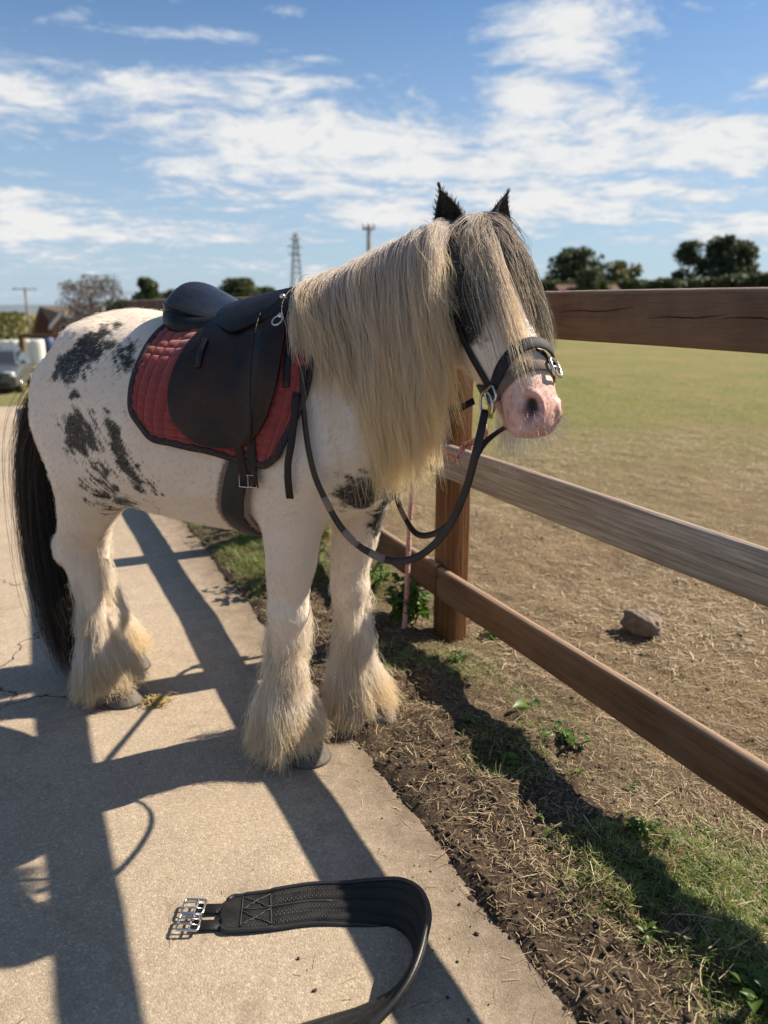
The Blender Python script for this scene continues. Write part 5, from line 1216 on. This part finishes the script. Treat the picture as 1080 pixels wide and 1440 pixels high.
# ---------------------------------------------------------------- background
def far(px, D, z=None):
    """place on the ground seen at picture column px, D metres off"""
    a = (px-540)/1082/(math.cos(R(15.2))+math.sin(R(15.2))*.272); y = D; x = a*D
    return x, y, (float(slope_z(np.array([x]), np.array([y]))[0]) if z is None else z)
def tall(D, py): return 1.35+(426-py)/1082*D*.965
def foliage(name, c0, c1):
    m, nt, b = mat(name); pos = nt.n('ShaderNodeNewGeometry').outputs['Position']; n1 = nt.noise(pos, .9, 4, .6)
    c = nt.ramp(n1, [(.35, c0), (.65, c1)]); nt.set(b, 'Base Color', c); nt.set(b, 'Roughness', .6)
    tl = nt.n('ShaderNodeBsdfTranslucent', {'Color': c}); mx = nt.n('ShaderNodeMixShader', {0: .3, 1: b.outputs[0], 2: tl.outputs[0]}); nt.set(nt.out, 0, mx.outputs[0]); return m
M_green = foliage('tree_leaves', (.040, .060, .022), (.075, .095, .032)); M_dk = foliage('dark_leaves', (.040, .055, .026), (.072, .090, .036)); M_yel = foliage('yellow_leaves', (.085, .095, .025), (.15, .145, .04)); M_bare = foliage('bare_twigs', (.13, .115, .11), (.20, .18, .17))
M_bark = simple('tree_bark', (.085, .065, .05), .9, scale=4)
def tree(name, label, px, D, top, width, m, cat='tree', n=5200, low=.22, shape='round', seed=0, z=None, leaf=.030, group=None):
    g = np.random.default_rng(seed); x, y, z0 = far(px, D, z); H = tall(D, top)-z0; W = width*(1.22 if px < 600 else 1.12)/1082*D*.965
    e = empty(name, label, cat, (x, y, z0), 0, group)
    mb = MB(); mb.tube([(0, 0, -.3), (W*.01, 0, H*.3), (-W*.015, 0, H*.55), (0, 0, H*.8)], [W*.045, W*.036, W*.024, W*.008], 8)
    for k in range(7):
        a = g.uniform(0, 6.28); z1 = H*g.uniform(.25, .55); mb.tube([(0, 0, z1), (W*.2*math.cos(a), W*.2*math.sin(a), z1+H*.14), (W*.38*math.cos(a), W*.38*math.sin(a), z1+H*.25)], [W*.018, W*.011, W*.004], 6)
    mb.build('trunk', M_bark, e)
    k = 46; cz = low*H+(H*(1-low))*(.12+.82*g.random(k)); t = (cz/H-low)/(1-low)
    env = np.sqrt(np.clip(1-((t-.42)/.62)**2, .04, 1)) if shape == 'round' else np.clip(1.05-t, .08, 1)
    rr = W*.40*env*np.sqrt(g.random(k)); ca = g.uniform(0, 6.28, k); C = np.stack([rr*np.cos(ca), rr*np.sin(ca), cz], 1); R0 = W*g.uniform(.12, .21, k)*(.55+.45*env)
    pick = g.integers(0, k, n); d = unit(g.normal(0, 1, (n, 3))); P = C[pick]+d*R0[pick, None]*(g.random(n)**.33)[:, None]*np.array([1, 1, .8]); P[:, 2] = np.minimum(P[:, 2], H)
    s = leaf*W*g.uniform(.5, 1.3, n); a = unit(g.normal(0, 1, (n, 3))); b_ = unit(np.cross(a, g.normal(0, 1, (n, 3))))
    V = np.stack([P-a*s[:, None]-b_*s[:, None]*.6, P+a*s[:, None]-b_*s[:, None]*.5, P+a*s[:, None]*.8+b_*s[:, None]*.6, P-a*s[:, None]*.9+b_*s[:, None]*.5], 1).reshape(-1, 3)
    cr = link('crown', fast_mesh('crown', V, np.arange(4*n).reshape(-1, 4)), m, e, smooth=False)
    return e
tree('bare_tree', 'grey thinly leaved tree behind the brick house', 130, 135, 389, 92, M_bare, n=3200, seed=1, leaf=.016)
tree('green_tree', 'dark green tree with a spiky top behind the rump of the horse', 209, 95, 391, 72, M_green, seed=2, shape='cone', low=.05, n=7000)
tree('green_tree', 'lower dark bush tree just right of the spiky topped tree', 246, 100, 409, 50, M_dk, seed=3, low=.05)
tree('green_tree', 'rounded olive green tree rising behind the saddle seat', 338, 92, 394, 60, M_green, seed=4, low=.05)
tree('green_tree', 'smaller olive tree behind the pommel of the saddle', 376, 96, 404, 36, M_green, seed=5, low=.05)
tree('bare_tree', 'small grey tree top just showing over the neck of the horse', 466, 110, 382, 26, M_bare, n=900, seed=6, leaf=.02)
tree('green_tree', 'dark tree beside the forelock of the horse above the fence', 806, 88, 353, 74, M_dk, seed=7, z=-.2)
tree('green_tree', 'yellowing broad bush tree to the right of the dark tree', 866, 84, 371, 66, M_yel, seed=8, z=-.2, low=.1)
tree('green_tree', 'small green bush standing low between the dark tree and the yellowing one', 828, 74, 381, 56, M_green, seed=13, z=-.2, low=.05)
tree('round_tree', 'smaller of the two round trees standing on the skyline above the dark hedge', 964, 92, 343, 46, M_dk, seed=9, z=-.2, low=.30)
tree('round_tree', 'larger round tree on the skyline above the dark hedge', 1018, 90, 337, 76, M_dk, seed=10, z=-.2, low=.24, n=6500)
def hedge(name, label, px0, px1, D, tops, m, depth=2.5, n=7000, seed=0, base=0.0):
    g = np.random.default_rng(seed); x0, y0, _ = far(px0, D, 0); x1, y1, _ = far(px1, D, 0); t = g.random(n); hs_ = np.interp(t, np.linspace(0, 1, len(tops)), [tall(D, q) for q in tops])*(1+fbm(np.stack([t*40, t*0, t*0], 1), 3, seed)*.10)
    P = np.stack([x0+(x1-x0)*t, y0+(y1-y0)*t+g.uniform(-depth/2, depth/2, n), base+(hs_-base)*g.random(n)**.45], 1); s = g.uniform(.12, .34, n); a = unit(g.normal(0, 1, (n, 3))); b_ = unit(np.cross(a, g.normal(0, 1, (n, 3))))
    V = np.stack([P-a*s[:, None]-b_*s[:, None]*.6, P+a*s[:, None]-b_*s[:, None]*.5, P+a*s[:, None]*.8+b_*s[:, None]*.6, P-a*s[:, None]*.9+b_*s[:, None]*.5], 1)
    c = P.mean(0); c[2] = base; V = (V-c).reshape(-1, 3); o = link(name, fast_mesh(name, V, np.arange(4*n).reshape(-1, 4)), m, smooth=False); o.location = c; tag(o, label, 'hedge'); return o
hedge('hedge', 'dark clipped hedge below the two round trees', 948, 1400, 86, [396, 391, 384, 379, 377, 377, 378], M_dk, n=9000, seed=31)
hedge('hedge', 'low green hedge running along the far side of the field above the rail', 560, 952, 80, [402, 399, 398, 396, 398, 397, 395], M_green, n=8000, seed=32)
hedge('hedge', 'dusky hedge of the far field behind the saddle and neck of the horse', 150, 560, 118, [424, 420, 421, 418, 419, 417, 416], M_dk, depth=3, n=12000, seed=33, base=-7.0)
hedge('hedge', 'sunlit green scrub on the slope at the left edge of the picture', -260, 34, 120, [443, 439, 442, 438], M_yel, depth=6, n=6000, seed=34, base=-7.0)

# red roofed low barn
M_redroof = simple('red_roof', (.10, .042, .030), .8, scale=2); M_brk, nt, b = mat('house_brick'); v_ = obc(nt)
bt_ = nt.n('ShaderNodeTexBrick', {'Vector': nt.vmath('MULTIPLY', v_, (1, 1, 1)), 'Scale': 4.0, 'Mortar Size': .012}); bt_.inputs['Color1'].default_value = (.25, .085, .055, 1); bt_.inputs['Color2'].default_value = (.33, .13, .085, 1); bt_.inputs['Mortar'].default_value = (.30, .25, .21, 1)
nt.set(b, 'Base Color', bt_.outputs[0]); nt.set(b, 'Roughness', .9)
M_dbrk = simple('dark_brick', (.105, .040, .032), .9, scale=6, var=.3); M_rtile = simple('roof_tile', (.155, .125, .098), .9, scale=3, var=.3); M_white = simple('white_paint', (.78, .76, .72), .6, scale=3, var=.06); M_glass = simple('window_glass', (.03, .035, .045), .08, bump=0); M_dark = simple('dark_cladding', (.03, .028, .028), .8, scale=4)
x, y, z = far(822, 76, 0); barn = empty('barn', 'low barn with a red roof half hidden behind the hedge trees', 'barn', (x, y, -.1), R(2))
bw = 5.4; MB().box((0, 0, 1.15), (bw, 4, 2.3)).build('wall', M_dbrk, barn, False)
mb = MB(); mb.add([(-bw/2-.2, -2.3, 2.3), (bw/2+.2, -2.3, 2.3), (bw/2+.2, 0, 3.12), (-bw/2-.2, 0, 3.12), (-bw/2-.2, 2.3, 2.3), (bw/2+.2, 2.3, 2.3)], [(0, 1, 2, 3), (3, 2, 5, 4), (0, 3, 4), (1, 5, 2), (0, 4, 5, 1)]); mb.build('roof', M_redroof, barn, False)

# brick house with dark gable and white bargeboards
D = 150; x, y, z = far(56, D); u_ = D*.965/1082
hs_ = empty('brick_house', 'brick house with grey tiled roof and white gabled dormers behind the horse', 'house', (x, y, -9.0), 0)
Z = lambda py: tall(D, py)+9.0
gx0, gx1, ridge, eav = -20*u_, 22*u_, Z(432), Z(472); LEN = 100*u_
mb = MB(); mb.add([(gx0, 0, 0), (gx1, 0, 0), (gx1, 0, eav), (0, 0, ridge-.15), (gx0, 0, eav)], [(0, 1, 2, 3, 4)]); mb.add([(gx1, 0, 0), (gx1+LEN, 3.5, 0), (gx1+LEN, 3.5, eav), (gx1, 0, eav)], [(0, 1, 2, 3)]); mb.add([(gx0, 0, 0), (gx0, 0, eav), (gx0+LEN, 9.5, eav), (gx0+LEN, 9.5, 0)], [(0, 1, 2, 3)])
mb.build('wall', M_dbrk, hs_, False)
ov = .35; rf = MB(); A0 = Vector((0, -ov, ridge)); A1 = Vector((LEN, 6, ridge)); E0 = Vector((gx1+.25, -ov, eav-.25)); E1 = Vector((gx1+LEN, 3.2, eav-.25)); B0 = Vector((gx0-.25, -ov, eav-.25)); B1 = Vector((gx0+LEN, 9.8, eav-.25)); t_ = Vector((0, 0, .18))
rf.add([A0, A1, E1, E0, A0+t_, A1+t_, E1+t_, E0+t_], [(0, 1, 2, 3), (4, 7, 6, 5), (0, 3, 7, 4), (3, 2, 6, 7), (1, 5, 6, 2), (0, 4, 5, 1)]); rf.add([A0, B0, B1, A1, A0+t_, B0+t_, B1+t_, A1+t_], [(0, 1, 2, 3), (4, 7, 6, 5), (0, 4, 5, 1), (1, 5, 6, 2)])
roof = rf.build('roof', M_rtile, hs_, False)
MB().box((LEN*.45, 3.0, ridge+.2), (.9, .9, 1.6)).build('chimney', M_brk, roof, False)
for cx, py0, sc in ((82, 446, 1.0), (107, 442, .85), (132, 440, .7)):
    dxm = (cx-50)*u_; w = 13*u_*sc*1.35; yb = (dxm-gx1)/LEN*3.5-1.0; top = Z(py0-10); bot = Z(py0+20); eb = Z(py0+12)
    d = MB(); d.add([(dxm-w, yb, 0 if sc == 1 else bot), (dxm+w, yb+.2, 0 if sc == 1 else bot), (dxm+w, yb+.2, eb), (dxm, yb+.1, top-.3), (dxm-w, yb, eb)], [(0, 1, 2, 3, 4)]); gb = d.build('dormer_front', M_brk, hs_, False)
    for s in (-1, 1):
        bb_ = MB(); bb_.add([(dxm, yb-.25, top), (dxm, yb-.25, top-.9*sc), (dxm+s*(w+.35), yb-.25, eb-.75*sc), (dxm+s*(w+.35), yb-.25, eb+.15), (dxm, yb-.05, top), (dxm, yb-.05, top-.9*sc), (dxm+s*(w+.35), yb-.05, eb-.75*sc), (dxm+s*(w+.35), yb-.05, eb+.15)], [(0, 1, 2, 3), (4, 7, 6, 5), (0, 3, 7, 4), (1, 5, 6, 2), (3, 2, 6, 7), (0, 4, 5, 1)]); bb_.build('bargeboard', M_white, gb, False)
        rr_ = MB(); rr_.add([(dxm, yb-.2, top+.12), (dxm+s*(w+.4), yb-.2, eb+.1), (dxm+s*(w+.4), yb+4, eb+.1), (dxm, yb+4, top+.12)], [(0, 1, 2, 3)]); rr_.build('dormer_roof', M_rtile, gb, False)
    wn = MB().box((dxm, yb-.06, eb-.3*sc), (1.3*sc, .10, 1.3*sc)).build('window', M_white, gb, False); MB().box((dxm, yb-.13, eb-.3*sc), (1.0*sc, .05, 1.0*sc)).build('pane', M_glass, gb, False)
for cx in (70, 95, 120):
    dxm = (cx-50)*u_; MB().box((dxm, (dxm-gx1)/LEN*3.5-.05, eav-1.2), (1.2, .12, 1.4)).build('window', M_glass, hs_, False)

# poles and pylon
M_pole = simple('pole_wood', (.16, .13, .11), .9, scale=3); M_lat = simple('galvanised_steel', (.26, .28, .30), .5, .6, scale=2)
def upole(label, px, D, top, cross, base=None):
    x, y, z = far(px, D, base); H = tall(D, top)-z; e = empty('utility_pole', label, 'pole', (x, y, z), R(8))
    MB().tube([(0, 0, -.3), (0, 0, H)], [.19, .13], 10).build('post', M_pole, e)
    if cross: a = MB().box((0, 0, H-.25), (cross, .12, .14)).build('cross_arm', M_pole, e); [MB().tube([(s*cross*.42, 0, H-.18), (s*cross*.42, 0, H+.12)], .06, 8).build('insulator', M_lat, a) for s in (-1, 0, 1)]
    return e
upole('wooden utility pole with cross arm beside the brick house', 37, 110, 405, 3.2); upole('plain telegraph pole rising behind the crest of the horse', 519, 58, 323, .9, -.3)
x, y, z = far(418, 300); H = tall(300, 332)-z; py_ = empty('pylon', 'grey lattice electricity pylon standing behind the saddle', 'pylon', (x, y, z), R(20))
wb = 2.4; bars = MB(); lev = np.linspace(0, 1, 13)
wd = lambda t: wb*(1-t)**1.1*.8+.55
for sx_ in (-1, 1):
    for sy_ in (-1, 1): MB().tube([(sx_*wd(t), sy_*wd(t), H*t) for t in lev], [.20-.08*t for t in lev], 6).build('leg', M_lat, py_)
for i in range(12):
    t0, t1 = lev[i], lev[i+1]
    for s in (-1, 1):
        for a, c in ((-1, 1), (1, -1)): bars.tube([(a*wd(t0), s*wd(t0), H*t0), (c*wd(t1), s*wd(t1), H*t1)], .09, 5).tube([(s*wd(t0), a*wd(t0), H*t0), (s*wd(t1), c*wd(t1), H*t1)], .09, 5)
o = bars.build('lattice', M_lat, py_); o['kind'] = 'stuff'
for t, w in ((.70, 3.0), (.80, 3.4), (.90, 2.4)):
    for s in (-1, 1): MB().tube([(0, 0, H*t), (s*w, 0, H*t+.2)], [.22, .10], 6).tube([(0, 0, H*t+1.0), (s*w, 0, H*t+.2)], [.12, .08], 6).build('arm', M_lat, py_)

# car at the far side of the yard
x, y, z = far(-13, 28); car = empty('parked_car', 'grey hatchback car with white number plate parked at the far left edge', 'car', (x, y, z), R(16))
M_paint = simple('grey_paint', (.12, .13, .14), .28, .5, .04, 3, 0); M_tyre = simple('tyre_rubber', (.014, .014, .014), .8); M_lamp = simple('lamp_glass', (.72, .74, .76), .12, bump=0); M_plate = simple('white_plate', (.80, .80, .78), .4, bump=0); M_grille = simple('black_plastic', (.012, .012, .013), .5)
# car's own frame: front towards -y
prof = [(-2.02, .30, .55, .80), (-2.0, .26, .72, .84), (-1.75, .22, .82, .87), (-1.0, .20, .96, .89), (-.75, .20, 1.00, .89), (.0, .20, 1.02, .90), (1.2, .22, 1.02, .89), (1.85, .26, .98, .86), (1.98, .32, .85, .80)]
mb = MB(); loft(mb, [(0, yy, (zb+zt)/2, w, 0, 0, 0, 0, (zt-zb)/2, 1) for yy, zb, zt, w in prof], 40, 36, .38); mb.build('body', M_paint, car)
cab = [(-.98, .98, .70), (-.35, 1.40, .62), (.15, 1.47, .62), (1.0, 1.44, .60), (1.78, 1.00, .66)]
mb = MB(); v = []; f = []
for yy, zt, w in cab: v += [(-.80, yy, .95), (-w, yy, zt), (w, yy, zt), (.80, yy, .95)]
for i in range(4):
    for k in range(3): f.append((i*4+k, i*4+k+1, i*4+4+k+1, i*4+4+k))
mb.add(v, f); mb.build('roof', M_paint, car, False)
mb = MB(); mb.add([(-.72, -.93, 1.02), (.72, -.93, 1.02), (.58, -.40, 1.38), (-.58, -.40, 1.38)], [(0, 1, 2, 3)]); mb.build('windscreen', M_glass, car, False)
for s in (-1, 1):
    mb = MB(); mb.add([(s*.775, -.62, 1.06), (s*.775, 1.35, 1.06), (s*.655, .95, 1.38), (s*.655, -.28, 1.37)], [(0, 1, 2, 3)]); mb.build('side_window', M_glass, car, False)
    MB().box((s*.62, -1.93, .70), (.34, .16, .17), Matrix.Rotation(s*-.25, 3, 'Z'), .04).build('headlight', M_lamp, car)
    MB().box((s*.92, -.62, 1.02), (.18, .12, .13), None, .03).build('mirror', M_paint, car)
    for yy in (-1.25, 1.25):
        w = MB().tube([(s*.70, yy, .30), (s*.895, yy, .30)], .305, 24).build('wheel', M_tyre, car); MB().tube([(s*.88, yy, .30), (s*.905, yy, .30)], .19, 18).build('rim', M_steel, w)
MB().box((0, -2.02, .62), (.80, .06, .16), None, .02).build('grille', M_grille, car); MB().box((0, -2.02, .36), (1.30, .06, .16), None, .03).build('lower_grille', M_grille, car)
MB().box((.0, -2.065, .50), (.52, .02, .115)).build('number_plate', M_plate, car, False); MB().box((.40, -1.99, .74), (.62, .10, .05)).build('bonnet_edge', M_paint, car, False)

# wrapped bales, brown gate, tarpaulin
M_wrap, nt, b = mat('bale_wrap'); nt.set(b, 'Base Color', (.76, .76, .74, 1)); nt.set(b, 'Roughness', .35); nt.set(b, 'Normal', nt.bump(nt.noise(obc(nt), 5, 5, .6), .5, .04))
bale = None
for i, px in enumerate((3, 15, 31, 46)):
    x, y, z = far(px, 52); H = tall(52, 478)-z
    if bale is None:
        mb = MB(); loft(mb, [(0, 0, zz, r, 0, 0, 0, r, 0, 1) for zz, r in ((0, .36), (.04, .42), (H*.5, .43), (H-.05, .42), (H, .34))], 16, 20, .8); bale = mb.build('wrapped_bale', M_wrap); o = bale
    else: o = bale.copy(); COL.objects.link(o)
    o.location = (x, y, z); o.rotation_euler = (0, 0, i*.7); tag(o, ['white wrapped bale at the very left edge behind the car roof', 'second white wrapped bale from the left beyond the car', 'third white wrapped bale, just right of the brown gate post', 'white wrapped bale at the right end of the row next to the rump'][i], 'bale', 'white wrapped bales in a row')
x, y, z = far(24, 34); zt = tall(34, 468); gt = empty('yard_gate', 'brown timber gate posts and top bar beyond the parked car', 'gate', (x, y, z), R(3))
for xx in (0, 2.6): MB().box((xx, 0, (zt-z)/2), (.20, .20, zt-z), None, .01).build('post', M_brown, gt)
MB().box((1.3, -.13, zt-z-.09), (2.75, .06, .17), None, .01).build('bar', M_brown, gt); MB().box((1.3, -.13, .35), (2.75, .06, .17), None, .01).build('bar', M_brown, gt)
x, y, z = far(58, 58); tp = MB(); H = tall(58, 469)-z
loft(tp, [(0, 0, zz, r, 0, 0, 0, r*.8, 0, 1) for zz, r in ((0, .75), (H*.6, .72), (H*.9, .55), (H, .2))], 14, 18, .8); o = tp.build('tarpaulin', simple('blue_tarpaulin', (.03, .055, .14), .5, scale=2)); o.location = (x, y, z); tag(o, 'dark blue tarpaulin over a heap in front of the brick house', 'tarpaulin')
